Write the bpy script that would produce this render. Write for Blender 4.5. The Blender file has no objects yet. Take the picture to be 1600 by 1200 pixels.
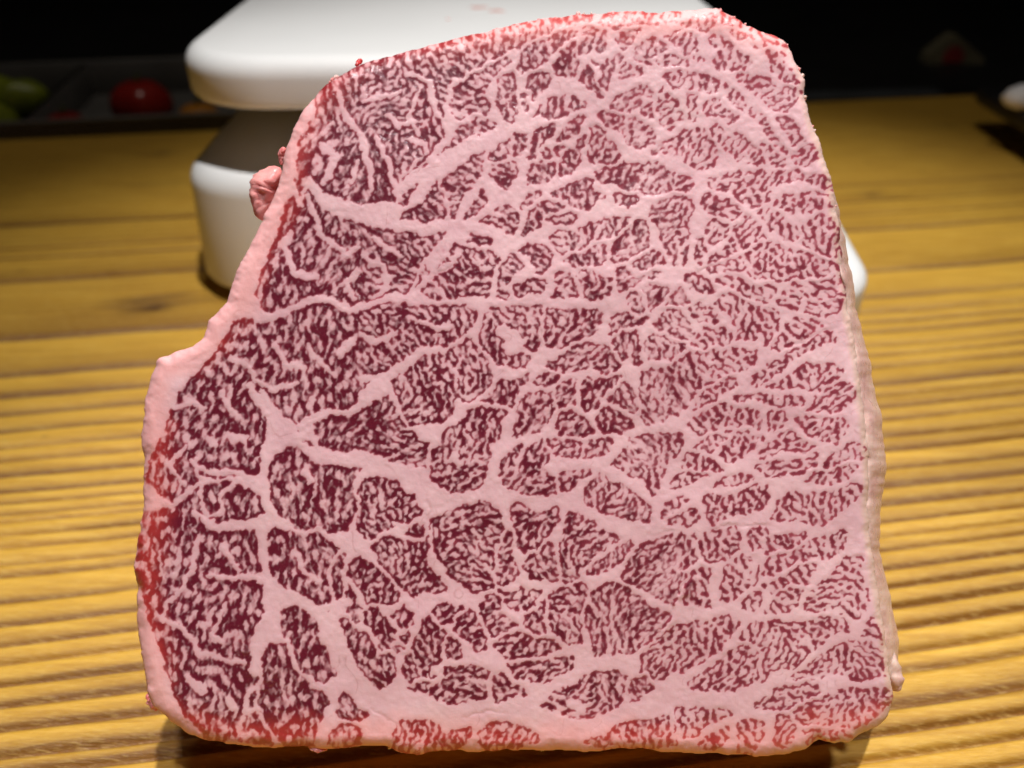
import bpy, bmesh, math, random
import numpy as np

# ------------------------------------------------------------------ camera, world, lights, exposure
C = bpy.context.scene.collection
sc = bpy.context.scene
RNG = np.random.RandomState(11)
random.seed(4)

FPX = 1256.0                       # focal length in pixels of a 1600 px wide frame
PITCH = math.radians(35.0)
CAM_H = 0.184
SP, CP = math.sin(PITCH), math.cos(PITCH)

cam_d = bpy.data.cameras.new('camera')
cam_d.sensor_width = 36.0
cam_d.lens = 36.0 * FPX / 1600.0
cam_d.clip_start = 0.01
cam_d.clip_end = 20.0
cam = bpy.data.objects.new('camera', cam_d)
C.objects.link(cam)
cam.location = (0, 0, CAM_H)
cam.rotation_euler = (math.pi / 2 - PITCH, 0, 0)
sc.camera = cam
cam_d.dof.use_dof = True
cam_d.dof.focus_distance = 0.166
cam_d.dof.aperture_fstop = cam_d.lens / 2.6      # pupil about 2.6 mm

world = bpy.data.worlds.new('World')
sc.world = world
world.use_nodes = True
world.node_tree.nodes['Background'].inputs[0].default_value = (1.0, 0.93, 0.86, 1)
world.node_tree.nodes['Background'].inputs[1].default_value = 0.005

def spot(name, loc, aim, watts, size_deg, blend, radius, col):
    d = bpy.data.lights.new(name, 'SPOT')
    d.energy = watts
    d.spot_size = math.radians(size_deg)
    d.spot_blend = blend
    d.shadow_soft_size = radius
    d.color = col
    o = bpy.data.objects.new(name, d)
    C.objects.link(o)
    o.location = loc
    v = np.array(aim, float) - np.array(loc, float)
    from mathutils import Vector
    o.rotation_euler = Vector(v).to_track_quat('-Z', 'Y').to_euler()
    return o

# ceiling downlight over the counter, then two added fill spots
spot('downlight_counter', (0.11, 0.18, 1.20), (0.075, 0.19, 0.0), 68.0, 46, 1.0, 0.012, (1.0, 0.975, 0.945))
spot('fill_guest_side', (0.10, -0.15, 1.25), (0.0, 0.11, 0.07), 29.0, 20, 0.7, 0.03, (1.0, 0.95, 1.0))  # unseen fill spot, added to brighten the cut face of the meat
spot('fill_kitchen', (-0.05, 0.52, 1.20), (-0.03, 0.74, 0.0), 6.0, 90, 1.0, 0.03, (1.0, 0.90, 0.78))  # unseen weak fill, added to lift the tray and the dark back

sc.view_settings.view_transform = 'Standard'
sc.view_settings.look = 'None'
sc.view_settings.exposure = 0.0
sc.view_settings.gamma = 1.0
sc.render.engine = 'CYCLES'
sc.cycles.use_denoising = True
sc.cycles.max_bounces = 6

# ------------------------------------------------------------------ helpers
def tag(o, label=None, cat=None, group=None, kind=None):
    if label: o['label'] = label
    if cat: o['category'] = cat
    if group: o['group'] = group
    if kind: o['kind'] = kind
    return o

def empty(name, loc):
    o = bpy.data.objects.new(name, None)
    C.objects.link(o)
    o.location = loc
    o.empty_display_size = 0.02
    return o

def mesh_np(name, verts, quads, mat, parent=None, attrs=None, smooth=True):
    """verts (n,3), quads list of faces (array n,4 or list)"""
    me = bpy.data.meshes.new(name)
    verts = np.asarray(verts, np.float32)
    if isinstance(quads, np.ndarray):
        nf = len(quads)
        me.vertices.add(len(verts))
        me.vertices.foreach_set('co', verts.ravel())
        me.loops.add(nf * 4)
        me.loops.foreach_set('vertex_index', quads.astype(np.int32).ravel())
        me.polygons.add(nf)
        me.polygons.foreach_set('loop_start', np.arange(nf, dtype=np.int32) * 4)
        me.update(calc_edges=True)
    else:
        me.from_pydata(verts.tolist(), [], [list(map(int, q)) for q in quads])
        me.update()
    if attrs:
        for k, v in attrs.items():
            a = me.attributes.new(k, 'FLOAT', 'POINT')
            a.data.foreach_set('value', np.asarray(v, np.float32))
    me.polygons.foreach_set('use_smooth', np.full(len(me.polygons), smooth, dtype=bool))
    me.materials.append(mat)
    o = bpy.data.objects.new(name, me)
    C.objects.link(o)
    if parent is not None:
        o.parent = parent
        o.location = -np.array(parent.location)
    return o

def ray(x, y):
    """world direction (unit depth) through a pixel of the 1600x1200 frame"""
    dx = (np.asarray(x, float) - 800.0) / FPX
    dv = (np.asarray(y, float) - 600.0) / FPX
    return dx, CP - dv * SP, -(SP + dv * CP)

def on_height(x, y, z):
    dx, dy, dz = ray(x, y)
    s = (z - CAM_H) / dz
    return dx * s, dy * s

def vnoise(X, Y, scale, seed):
    """smooth value noise on arrays"""
    r = np.random.RandomState(seed).rand(257, 257) * 2 - 1
    x = np.asarray(X, float) / scale + 91.3
    y = np.asarray(Y, float) / scale + 37.7
    xi = np.floor(x).astype(int); yi = np.floor(y).astype(int)
    fx = x - xi; fy = y - yi
    fx = fx * fx * (3 - 2 * fx); fy = fy * fy * (3 - 2 * fy)
    xi %= 256; yi %= 256
    return (r[yi, xi] * (1 - fx) + r[yi, xi + 1] * fx) * (1 - fy) + (r[yi + 1, xi] * (1 - fx) + r[yi + 1, xi + 1] * fx) * fy

def smooth01(x, a, b):
    t = np.clip((x - a) / (b - a), 0, 1)
    return t * t * (3 - 2 * t)

def rrect(hx, hy, r, n=14):
    pts = []
    for cx, cy, a0 in ((hx - r, hy - r, 0), (-hx + r, hy - r, 90), (-hx + r, -hy + r, 180), (hx - r, -hy + r, 270)):
        for k in range(n + 1):
            a = math.radians(a0 + 90.0 * k / n)
            pts.append((cx + r * math.cos(a), cy + r * math.sin(a)))
    return np.array(pts)

def loft(rings, cap0=True, cap1=True):
    """rings: list of (n,3) arrays, same count -> verts, faces"""
    n = len(rings[0])
    V = np.vstack(rings)
    F = []
    for k in range(len(rings) - 1):
        for i in range(n):
            j = (i + 1) % n
            F.append((k * n + i, k * n + j, (k + 1) * n + j, (k + 1) * n + i))
    if cap0: F.append(list(range(n - 1, -1, -1)))
    if cap1: F.append([(len(rings) - 1) * n + i for i in range(n)])
    return V, F

def rounded_slab(hx, hy, r, z0, z1, b0, b1, taper=0.0, n=14, nb=8):
    """rounded-rect slab with bottom bevel b0 and top bevel b1; taper = inset at the bottom"""
    rings = []
    for k in range(nb + 1):
        a = math.pi / 2 * k / nb
        ins = b0 * (1 - math.sin(a)); z = z0 + b0 * (1 - math.cos(a))
        rings.append((z, ins))
    for k in range(nb + 1):
        a = math.pi / 2 * k / nb
        ins = b1 * (1 - math.cos(a)); z = z1 - b1 * (1 - math.sin(a))
        rings.append((z, ins))
    out = []
    for z, ins in rings:
        t = taper * (1 - (z - z0) / (z1 - z0))
        p = rrect(hx - ins - t, hy - ins - t, max(r - ins - t * 0.5, 0.002), n)
        out.append(np.column_stack([p, np.full(len(p), z)]))
    return loft(out)

def xform(V, yaw, loc):
    c, s = math.cos(yaw), math.sin(yaw)
    V = np.asarray(V, float)
    return np.column_stack([c * V[:, 0] - s * V[:, 1] + loc[0], s * V[:, 0] + c * V[:, 1] + loc[1], V[:, 2] + loc[2]])

# ------------------------------------------------------------------ materials
def new_mat(name):
    m = bpy.data.materials.new(name)
    m.use_nodes = True
    nt = m.node_tree
    b = nt.nodes['Principled BSDF']
    return m, nt, b

def node(nt, kind, **kw):
    n = nt.nodes.new(kind)
    for k, v in kw.items(): setattr(n, k, v)
    return n

def attr(nt, name):
    n = nt.nodes.new('ShaderNodeAttribute'); n.attribute_name = name
    return n.outputs['Fac']

def mixc(nt, fac, a, b, mode='MIX'):
    n = nt.nodes.new('ShaderNodeMix'); n.data_type = 'RGBA'; n.blend_type = mode
    for s, v in ((n.inputs[0], fac), (n.inputs[6], a), (n.inputs[7], b)):
        if isinstance(v, (int, float)): s.default_value = v
        elif isinstance(v, tuple): s.default_value = v if len(v) == 4 else (*v, 1)
        else: nt.links.new(v, s)
    return n.outputs[2]

def mathn(nt, op, a, b=0.0, c=0.0, clamp=False):
    n = nt.nodes.new('ShaderNodeMath'); n.operation = op; n.use_clamp = clamp
    for s, v in zip(n.inputs, (a, b, c)):
        if isinstance(v, (int, float)): s.default_value = v
        else: nt.links.new(v, s)
    return n.outputs[0]

def noise_tex(nt, scale, detail=3.0, rough=0.55, vec=None, dist=0.0):
    n = nt.nodes.new('ShaderNodeTexNoise')
    n.inputs['Scale'].default_value = scale
    n.inputs['Detail'].default_value = detail
    n.inputs['Roughness'].default_value = rough
    n.inputs['Distortion'].default_value = dist
    if vec is not None: nt.links.new(vec, n.inputs['Vector'])
    return n.outputs['Fac']

def ramp(nt, fac, stops):
    n = nt.nodes.new('ShaderNodeValToRGB')
    e = n.color_ramp.elements
    while len(e) > 1: e.remove(e[-1])
    e[0].position = stops[0][0]; e[0].color = (*stops[0][1], 1)
    for p, c in stops[1:]:
        x = e.new(p); x.color = (*c, 1)
    nt.links.new(fac, n.inputs[0])
    return n.outputs[0]

def objcoord(nt):
    return nt.nodes.new('ShaderNodeTexCoord').outputs['Object']

def bump(nt, h, strength, dist, bsdf, normal=None):
    n = nt.nodes.new('ShaderNodeBump')
    n.inputs['Strength'].default_value = strength
    n.inputs['Distance'].default_value = dist
    nt.links.new(h, n.inputs['Height'])
    if normal is not None: nt.links.new(normal, n.inputs['Normal'])
    nt.links.new(n.outputs[0], bsdf.inputs['Normal'])
    return n.outputs[0]

def simple(name, col, rough, var=0.12, vscale=60.0, bstr=0.0, bscale=300.0, metallic=0.0, coat=0.0, spec=0.5):
    m, nt, b = new_mat(name)
    oc = objcoord(nt)
    f = noise_tex(nt, vscale, 4.0, 0.6, oc)
    lo = tuple(c * (1 - var) for c in col); hi = tuple(min(1, c * (1 + var)) for c in col)
    nt.links.new(ramp(nt, f, [(0.25, lo), (0.75, hi)]), b.inputs['Base Color'])
    rr = mathn(nt, 'MULTIPLY_ADD', f, 0.15, rough - 0.07)
    nt.links.new(rr, b.inputs['Roughness'])
    b.inputs['Metallic'].default_value = metallic
    b.inputs['Coat Weight'].default_value = coat
    b.inputs['Specular IOR Level'].default_value = spec
    if bstr > 0:
        bump(nt, noise_tex(nt, bscale, 3.0, 0.6, oc), bstr, 0.0006, b)
    return m

def wood_material():
    m, nt, b = new_mat('brushed cedar')
    oc = objcoord(nt)
    mp = node(nt, 'ShaderNodeMapping'); nt.links.new(oc, mp.inputs[0])
    mp.inputs['Rotation'].default_value = (0, 0, -GRAIN)
    mp.inputs['Scale'].default_value = (1.0, 14.0, 1.0)
    st = noise_tex(nt, 26.0, 6.0, 0.62, mp.outputs[0])
    mp2 = node(nt, 'ShaderNodeMapping'); nt.links.new(oc, mp2.inputs[0])
    mp2.inputs['Rotation'].default_value = (0, 0, -GRAIN)
    mp2.inputs['Scale'].default_value = (1.0, 9.0, 1.0)
    fib = noise_tex(nt, 240.0, 4.0, 0.7, mp2.outputs[0])
    blot = noise_tex(nt, 9.0, 3.0, 0.5, oc)
    ring = attr(nt, 'ring')          # 0 soft early wood .. 1 hard dark late wood
    knot = attr(nt, 'knot')
    base = ramp(nt, st, [(0.25, (0.52, 0.270, 0.028)), (0.52, (0.75, 0.430, 0.050)), (0.78, (0.90, 0.570, 0.090))])
    base = mixc(nt, mathn(nt, 'MULTIPLY', ring, 0.95), base, (0.15, 0.055, 0.007))
    base = mixc(nt, mathn(nt, 'MULTIPLY', mathn(nt, 'SUBTRACT', blot, 0.42, clamp=True), 0.55), base, (0.45, 0.21, 0.035))
    base = mixc(nt, mathn(nt, 'MULTIPLY', mathn(nt, 'SUBTRACT', fib, 0.5, clamp=True), 1.6), base, (0.82, 0.58, 0.18))
    base = mixc(nt, mathn(nt, 'MULTIPLY', mathn(nt, 'SUBTRACT', 0.47, fib, clamp=True), 2.2), base, (0.36, 0.17, 0.025))
    base = mixc(nt, knot, base, (0.10, 0.045, 0.015))
    # small dents and specks of wear
    vo = node(nt, 'ShaderNodeTexVoronoi'); vo.inputs['Scale'].default_value = 34.0
    nt.links.new(oc, vo.inputs['Vector'])
    sp = mathn(nt, 'LESS_THAN', vo.outputs['Distance'], 0.075)
    sp = mathn(nt, 'MULTIPLY', sp, mathn(nt, 'GREATER_THAN', fib, 0.5))
    base = mixc(nt, mathn(nt, 'MULTIPLY', sp, 0.45), base, (0.16, 0.085, 0.025))
    nt.links.new(base, b.inputs['Base Color'])
    nt.links.new(mathn(nt, 'MULTIPLY_ADD', fib, 0.30, 0.26), b.inputs['Roughness'])
    b.inputs['Specular IOR Level'].default_value = 0.5
    h = mathn(nt, 'ADD', mathn(nt, 'MULTIPLY', st, 0.6), fib)
    bump(nt, h, 0.5, 0.0009, b)
    return m

def meat_material():
    m, nt, b = new_mat('marbled beef')
    oc = objcoord(nt)
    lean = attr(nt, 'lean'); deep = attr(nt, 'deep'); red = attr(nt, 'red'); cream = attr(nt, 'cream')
    n1 = noise_tex(nt, 60.0, 4.0, 0.6, oc)
    n2 = noise_tex(nt, 420.0, 3.0, 0.6, oc)
    n3 = noise_tex(nt, 1500.0, 2.0, 0.6, oc)
    fat = ramp(nt, n1, [(0.3, (0.67, 0.395, 0.425)), (0.55, (0.735, 0.455, 0.480)), (0.75, (0.78, 0.515, 0.525))])
    fat = mixc(nt, mathn(nt, 'MULTIPLY', mathn(nt, 'SUBTRACT', n2, 0.45, clamp=True), 0.7), fat, (0.86, 0.62, 0.60))
    # seams of connective tissue run through the fat
    fat = mixc(nt, mathn(nt, 'MULTIPLY', attr(nt, 'vein'), 0.55), fat, (0.50, 0.235, 0.235))
    fat = mixc(nt, mathn(nt, 'MULTIPLY', red, 0.6), fat, (0.86, 0.38, 0.34))
    fat = mixc(nt, cream, fat, (0.70, 0.50, 0.38))
    thin = mixc(nt, red, (0.42, 0.082, 0.110), (0.64, 0.12, 0.11))
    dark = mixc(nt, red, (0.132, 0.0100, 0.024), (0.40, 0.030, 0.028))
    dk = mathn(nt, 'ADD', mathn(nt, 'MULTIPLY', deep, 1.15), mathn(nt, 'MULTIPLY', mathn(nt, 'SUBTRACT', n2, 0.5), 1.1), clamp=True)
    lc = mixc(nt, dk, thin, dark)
    col = mixc(nt, lean, fat, lc)
    nt.links.new(col, b.inputs['Base Color'])
    r = mathn(nt, 'MULTIPLY_ADD', lean, -0.12, 0.46)
    r = mathn(nt, 'ADD', r, mathn(nt, 'MULTIPLY', mathn(nt, 'SUBTRACT', n2, 0.5), 0.30))
    r = mathn(nt, 'ADD', r, mathn(nt, 'MULTIPLY', red, 0.16))
    nt.links.new(r, b.inputs['Roughness'])
    b.inputs['Specular IOR Level'].default_value = 0.5
    b.inputs['Subsurface Weight'].default_value = 0.3
    b.inputs['Subsurface Radius'].default_value = (1.0, 0.45, 0.4)
    b.inputs['Subsurface Scale'].default_value = 0.0012
    # a film of moisture, patchy, mostly on the lean
    wet = mathn(nt, 'MULTIPLY', mathn(nt, 'SUBTRACT', noise_tex(nt, 90.0, 3.0, 0.6, oc), 0.42, clamp=True), mathn(nt, 'MULTIPLY_ADD', lean, 2.6, 0.8), clamp=True)
    nt.links.new(wet, b.inputs['Coat Weight'])
    b.inputs['Coat Roughness'].default_value = 0.16
    cb = nt.nodes.new('ShaderNodeBump'); cb.inputs['Strength'].default_value = 0.9; cb.inputs['Distance'].default_value = 0.0004
    nt.links.new(noise_tex(nt, 900.0, 3.0, 0.65, oc), cb.inputs['Height'])
    nt.links.new(cb.outputs[0], b.inputs['Coat Normal'])
    h = mathn(nt, 'ADD', mathn(nt, 'MULTIPLY', n2, 1.2), mathn(nt, 'MULTIPLY', n3, 0.7))
    h = mathn(nt, 'ADD', h, mathn(nt, 'MULTIPLY', n1, 1.5))
    bump(nt, h, 0.28, 0.00022, b)
    return m

def fat_material(name, c0, c1, c2):
    m, nt, b = new_mat(name)
    oc = objcoord(nt)
    n1 = noise_tex(nt, 120.0, 5.0, 0.65, oc)
    n2 = noise_tex(nt, 700.0, 3.0, 0.6, oc)
    nt.links.new(ramp(nt, n1, [(0.3, c0), (0.5, c1), (0.72, c2)]), b.inputs['Base Color'])
    nt.links.new(mathn(nt, 'MULTIPLY_ADD', n2, 0.4, 0.12), b.inputs['Roughness'])
    b.inputs['Subsurface Weight'].default_value = 0.4
    b.inputs['Subsurface Radius'].default_value = (1.0, 0.5, 0.4)
    b.inputs['Subsurface Scale'].default_value = 0.002
    bump(nt, mathn(nt, 'ADD', n1, n2), 0.35, 0.0005, b)
    return m

# ------------------------------------------------------------------ the wooden counter
GRAIN = math.radians(8.8)
GC, GS = math.cos(GRAIN), math.sin(GRAIN)
def to_uv(X, Y): return X * GC + Y * GS, -X * GS + Y * GC
def from_uv(u, v): return u * GC - v * GS, u * GS + v * GC

# groove rows as read along two lines across the board (frame x, frame y, strength)
LEFT_ROWS = [(330, .35), (348, .9), (383, .5), (398, .5), (433, .9), (522, .9), (578, .9), (611, .9), (638, .6), (665, .7), (690, .8),
             (711, .8), (735, .8), (760, .8), (777, .7), (794, .8), (806, .6), (826, .9), (845, .8), (871, .8), (888, .9), (928, .8), (962, .9),
             (993, .9), (1021, .9), (1055, 1), (1089, 1), (1126, 1), (1169, 1), (1197, 1), (1240, 1), (1290, 1), (1335, 1), (1390, 1), (1450, 1)]
RIGHT_ROWS = [(266, .35), (278, .4), (303, .45), (323, .4), (347, .7), (410, .7), (450, .6), (473, .6), (488, .5), (503, .55), (523, .6), (538, .6),
              (555, .6), (583, .7), (599, .6), (618, .6), (637, .6), (663, .7), (685, .7), (713, .8), (742, .8), (770, .8), (796, .8), (818, .8), (839, .9),
              (867, .9), (894, .9), (924, 1), (956, 1), (993, 1), (1023, 1), (1077, 1), (1115, 1), (1153, 1), (1194, 1), (1240, 1), (1290, 1), (1340, 1), (1400, 1), (1460, 1)]
def rows_to_v(rows, x):
    out = []
    for y, s in rows:
        X, Y = on_height(x, y, 0.0)
        out.append((to_uv(X, Y)[1], s))
    return sorted(out)
def ridge_profile(rows):
    """height (-1..0) and ring darkness per v"""
    vs = np.array([r[0] for r in rows]); ss = np.array([r[1] for r in rows])
    def f(v):
        i = np.clip(np.searchsorted(vs, v), 1, len(vs) - 1)
        a, b = vs[i - 1], vs[i]
        w = np.maximum(b - a, 1e-4)
        t = np.clip((v - a) / w, 0, 1)
        da = np.abs(v - a); db = np.abs(v - b)
        gw = np.clip(0.15 * w, 0.0009, 0.0018)
        g = np.maximum(ss[i - 1] * np.exp(-(da / gw) ** 1.4), ss[i] * np.exp(-(db / (0.7 * gw)) ** 1.4))
        dome = 1 - (2 * np.clip(t, 0, 1) - 0.95) ** 2
        dome = 0.45 * np.clip(dome, 0, 1) * np.clip(w / 0.008, 0.2, 1.0)
        inside = ((v > vs[0]) & (v < vs[-1])).astype(float)
        tint = (1 - t) ** 1.3 * 0.62 * np.maximum(ss[i - 1], .3)
        return (0.8 * dome - 1.2 * g) * inside, np.clip(g * 0.95 + tint, 0, 1) * inside
    return f
fl = ridge_profile(rows_to_v(LEFT_ROWS, 100)); fr = ridge_profile(rows_to_v(RIGHT_ROWS, 1500))

VB = to_uv(*on_height(900, 176, 0.0))[1]          # back edge of the board
nu, nv = 150, 1500
uu = np.linspace(-0.60, 0.85, nu)
vv = np.concatenate([np.linspace(-0.12, 0.06, 120, endpoint=False), np.linspace(0.06, VB, nv - 120)])
U, V = np.meshgrid(uu, vv)
Vw = V + 0.0022 * vnoise(U, V, 0.16, 3) + 0.0009 * vnoise(U, V, 0.05, 4)
# the figure bends round the knot of the left side
kX, kY = on_height(232, 476, 0.0); ku, kv = to_uv(kX, kY)
kd = np.sqrt(((U - ku) / 0.030) ** 2 + ((V - kv) / 0.010) ** 2)
Vw = Vw + 0.004 * np.exp(-kd ** 2 * 0.5) * np.sign(V - kv) * -1
hl, rl = fl(Vw); hr, rr_ = fr(Vw)
Xc = from_uv(U, V)[0]
wr = smooth01(Xc, -0.05, 0.07)
H = hl * (1 - wr) + hr * wr
R = rl * (1 - wr) + rr_ * wr
# fine rings everywhere, faint
# every ridge has its own tone
def band_tone(rows, seed):
    vs = np.array([r_[0] for r_ in rows]); tn = np.random.RandomState(seed).rand(len(vs) + 1)
    return lambda v: tn[np.clip(np.searchsorted(vs, v), 0, len(vs))]
TONE = band_tone(rows_to_v(LEFT_ROWS, 100), 31)(Vw) * (1 - wr) + band_tone(rows_to_v(RIGHT_ROWS, 1500), 32)(Vw) * wr
lv = 1.0 + 0.40 * vnoise(U, V * 6, 0.06, 34)
R = np.clip(R * lv + 0.30 * TONE * (0.6 + 0.8 * vnoise(U, V, 0.09, 33)), 0, 1)
H = H * (0.80 + 0.35 * vnoise(U, V * 6, 0.08, 35))
# thin secondary growth lines inside the ridges
sec = np.abs(vnoise(U * 0.02, Vw, 0.0016, 36) + 0.25 * vnoise(U, V * 4, 0.05, 37))
R = np.clip(R + 0.30 * np.clip(1 - sec / 0.10, 0, 1) * smooth01(vnoise(U, V * 3, 0.06, 38), -0.2, 0.5), 0, 1)
fine = 0.5 + 0.5 * np.sin(2 * np.pi * (Vw / 0.0061 + 0.8 * vnoise(U, V, 0.22, 9)))
far = smooth01(V, 0.30, 0.42)
R = np.clip(R + 0.28 * far * np.clip(fine - 0.45, 0, 1) + 0.06 * fine, 0, 1)
KN = np.zeros_like(U)
for (x, y, sx, sy, a) in ((236, 478, .011, .0050, 1.0), (212, 470, .007, .0035, .8), (262, 462, .008, .0025, .75), (250, 238, .010, .005, .45), (240, 285, .014, .003, .3),
                          (1362, 303, .008, .005, .6), (1478, 196, .007, .005, .4), (1400, 305, .02, .003, .25)):
    X0, Y0 = on_height(x, y, 0.0); u0, v0 = to_uv(X0, Y0)
    d = ((U - u0) / sx) ** 2 + ((V - v0) / sy) ** 2
    KN = np.maximum(KN, a * np.exp(-d * (1.0 + 0.9 * vnoise(U, V, 0.004, 21))))
Z = -0.0016 + 0.0016 * H * (1 - 0.5 * far) + 0.0002 * vnoise(U, V, 0.03, 6)
Z = Z - 0.0004 * (KN > 0.4)
Z -= Z.max()
Xw, Yw = from_uv(U, V)
verts = np.column_stack([Xw.ravel(), Yw.ravel(), Z.ravel()])
idx = np.arange(nu * nv).reshape(nv, nu)
quads = np.stack([idx[:-1, :-1], idx[:-1, 1:], idx[1:, 1:], idx[1:, :-1]], -1).reshape(-1, 4)
# skirt all round, 45 mm deep
loop = np.concatenate([idx[0, :], idx[1:, -1], idx[-1, -2::-1], idx[-2:0:-1, 0]])
low = verts[loop].copy(); low[:, 2] = -0.045
base = len(verts)
verts = np.vstack([verts, low])
n = len(loop); ar = np.arange(n)
sk = np.column_stack([base + ar, base + (ar + 1) % n, loop[(ar + 1) % n], loop[ar]])
quads = np.vstack([quads, sk])
pad = np.zeros(n)
counter = mesh_np('wooden_counter', verts, quads, wood_material(), attrs={'ring': np.concatenate([R.ravel(), pad]), 'knot': np.concatenate([KN.ravel(), pad])})
tag(counter, 'yellow cedar counter board with brushed raised grain and dark knots', 'counter', kind='structure')

# ------------------------------------------------------------------ dark working side behind the counter
def box_mesh(name, c, h, yaw, mat, parent=None, bev=0.002, r=0.003):
    Vx, F = rounded_slab(h[0], h[1], r, -h[2], h[2], bev, bev, n=4, nb=3)
    o = mesh_np(name, xform(Vx, yaw, c), F, mat, parent, smooth=True)
    return o
M_black = simple('black laminate', (0.012, 0.011, 0.011), 0.45, 0.3, 20)
M_wall = simple('dark wall', (0.006, 0.005, 0.005), 0.8, 0.3, 6)
bx, by = from_uv(0.12, VB + 0.004 + 0.5)
tag(box_mesh('back_counter', (bx, by, -0.045), (1.2, 0.5, 0.02), GRAIN, M_black), kind='structure')
bx, by = from_uv(0.12, VB + 1.06)
tag(box_mesh('back_wall', (bx, by, 0.45), (1.6, 0.03, 0.60), GRAIN, M_wall), kind='structure')

# ------------------------------------------------------------------ the kitchen scale
M_white = simple('white plastic', (0.82, 0.825, 0.825), 0.34, 0.015, 8, coat=0.0)
M_grey = simple('pale grey plastic', (0.46, 0.45, 0.43), 0.45, 0.03, 30)
M_rubber = simple('dark rubber', (0.03, 0.03, 0.03), 0.7, 0.2, 80)
SY = 0.035
S0 = np.array([-0.016, 0.468, 0.0])
scale = empty('kitchen_scale', tuple(S0))
tag(scale, 'white plastic kitchen scale with thick rounded weighing plate behind the beef block', 'scale')
def spart(name, VF, mat, dz=0.0, dx=0.0, dy=0.0, parent=None):
    Vx, F = VF
    V2 = xform(np.asarray(Vx) + np.array([dx, dy, dz]), SY, S0)
    o = mesh_np(name, V2, F, mat, None)
    p = parent or scale
    o.parent = p
    o.location = -S0 if p is scale else (0, 0, 0)
    return o
body = spart('scale_body', rounded_slab(0.134, 0.137, 0.034, 0.006, 0.061, 0.004, 0.010, taper=-0.003), M_white)
spart('plate_support', rounded_slab(0.085, 0.085, 0.03, 0.0605, 0.0895, 0.001, 0.001), M_grey)
plate = spart('weighing_plate', rounded_slab(0.1235, 0.136, 0.042, 0.088, 0.108, 0.003, 0.0085), M_white, dx=-0.0045)
# sloping display nose in front
Vx, F = rounded_slab(0.107, 0.060, 0.020, 0.0, 1.0, 0.02, 0.0, n=10)
Vx = np.array(Vx)
tops = rounded_slab(0.107, 0.060, 0.020, 0.004, 0.05, 0.003, 0.007, n=10)
Vt = np.array(tops[0])
ty = np.clip((Vt[:, 1] + 0.06) / 0.12, 0, 1)
Vt[:, 2] = 0.004 + (Vt[:, 2] - 0.004) * (0.72 + 0.50 * ty)
nose = spart('display_panel', (Vt, tops[1]), M_white, dx=0.0445, dy=-0.142)
Vd, Fd = rounded_slab(0.045, 0.016, 0.003, 0.0, 0.0012, 0.0003, 0.0004, n=5, nb=3)
Vd = np.array(Vd); Vd[:, 2] += 0.0
M_lcd = simple('grey display glass', (0.10, 0.12, 0.10), 0.15, 0.1, 20)
dsp_y = -0.165
zt = 0.004 + 0.046 * (0.72 + 0.50 * ((Vd[:, 1] + (dsp_y + 0.142) + 0.06) / 0.12))
Vd[:, 2] += zt - 0.0002
spart('display_window', (Vd, Fd), M_lcd, dx=0.02, dy=dsp_y, parent=None)
for sx in (-1, 1):
    for sy in (-1, 1):
        spart('foot', rounded_slab(0.012, 0.012, 0.0119, 0.0, 0.0068, 0.001, 0.0005, n=5, nb=3), M_rubber, dx=sx * 0.11, dy=sy * 0.105)
M_smear = simple('red meat juice', (0.72, 0.33, 0.28), 0.25, 0.2, 200)
for (x, y, rx, ry) in ((748, 12, .0040, .0022), (776, 17, .0036, .0024), (700, 30, .0010, .0008)):
    X0, Y0 = on_height(x, y, 0.108)
    ang = np.linspace(0, 2 * np.pi, 28, endpoint=False)
    w = 1 + 0.28 * np.sin(ang * 3 + x) + 0.15 * np.sin(ang * 5 + y)
    rings = []
    for zz, k in ((0.10795, 1.0), (0.10815, 0.92), (0.10835, 0.6), (0.1084, 0.15)):
        rings.append(np.column_stack([X0 + rx * w * k * np.cos(ang), Y0 + ry * w * k * np.sin(ang), np.full(28, zz)]))
    Vs, Fs = loft(rings)
    o = mesh_np('juice_smear', Vs, Fs, M_smear, None)
    o.parent = plate; o.location = (0, 0, 0)

# ------------------------------------------------------------------ the beef block
TILT = math.radians(30.0)
LIP = 0.029
dx_, dy_, dz_ = ray(800, 1172)
s_ = (LIP - CAM_H) / dz_
P0 = np.array([0.0, dy_ * s_, LIP])                      # a point of the lower lip
EV = np.array([0.0, math.sin(TILT), math.cos(TILT)])     # up along the face
NB = np.array([0.0, math.cos(TILT), -math.sin(TILT)])    # into the block
def on_face(x, y, off=0.0):
    """frame pixel -> point on the cut plane pushed back by off"""
    dx, dy, dz = ray(x, y)
    o = np.asarray(off, float)
    # (s*d + cam - P0) . NB = off
    num = o - ((0 - P0[1]) * NB[1] + (CAM_H - P0[2]) * NB[2])
    s = num / (dy * NB[1] + dz * NB[2])
    return np.stack([dx * s, dy * s, CAM_H + dz * s], -1)

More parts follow.
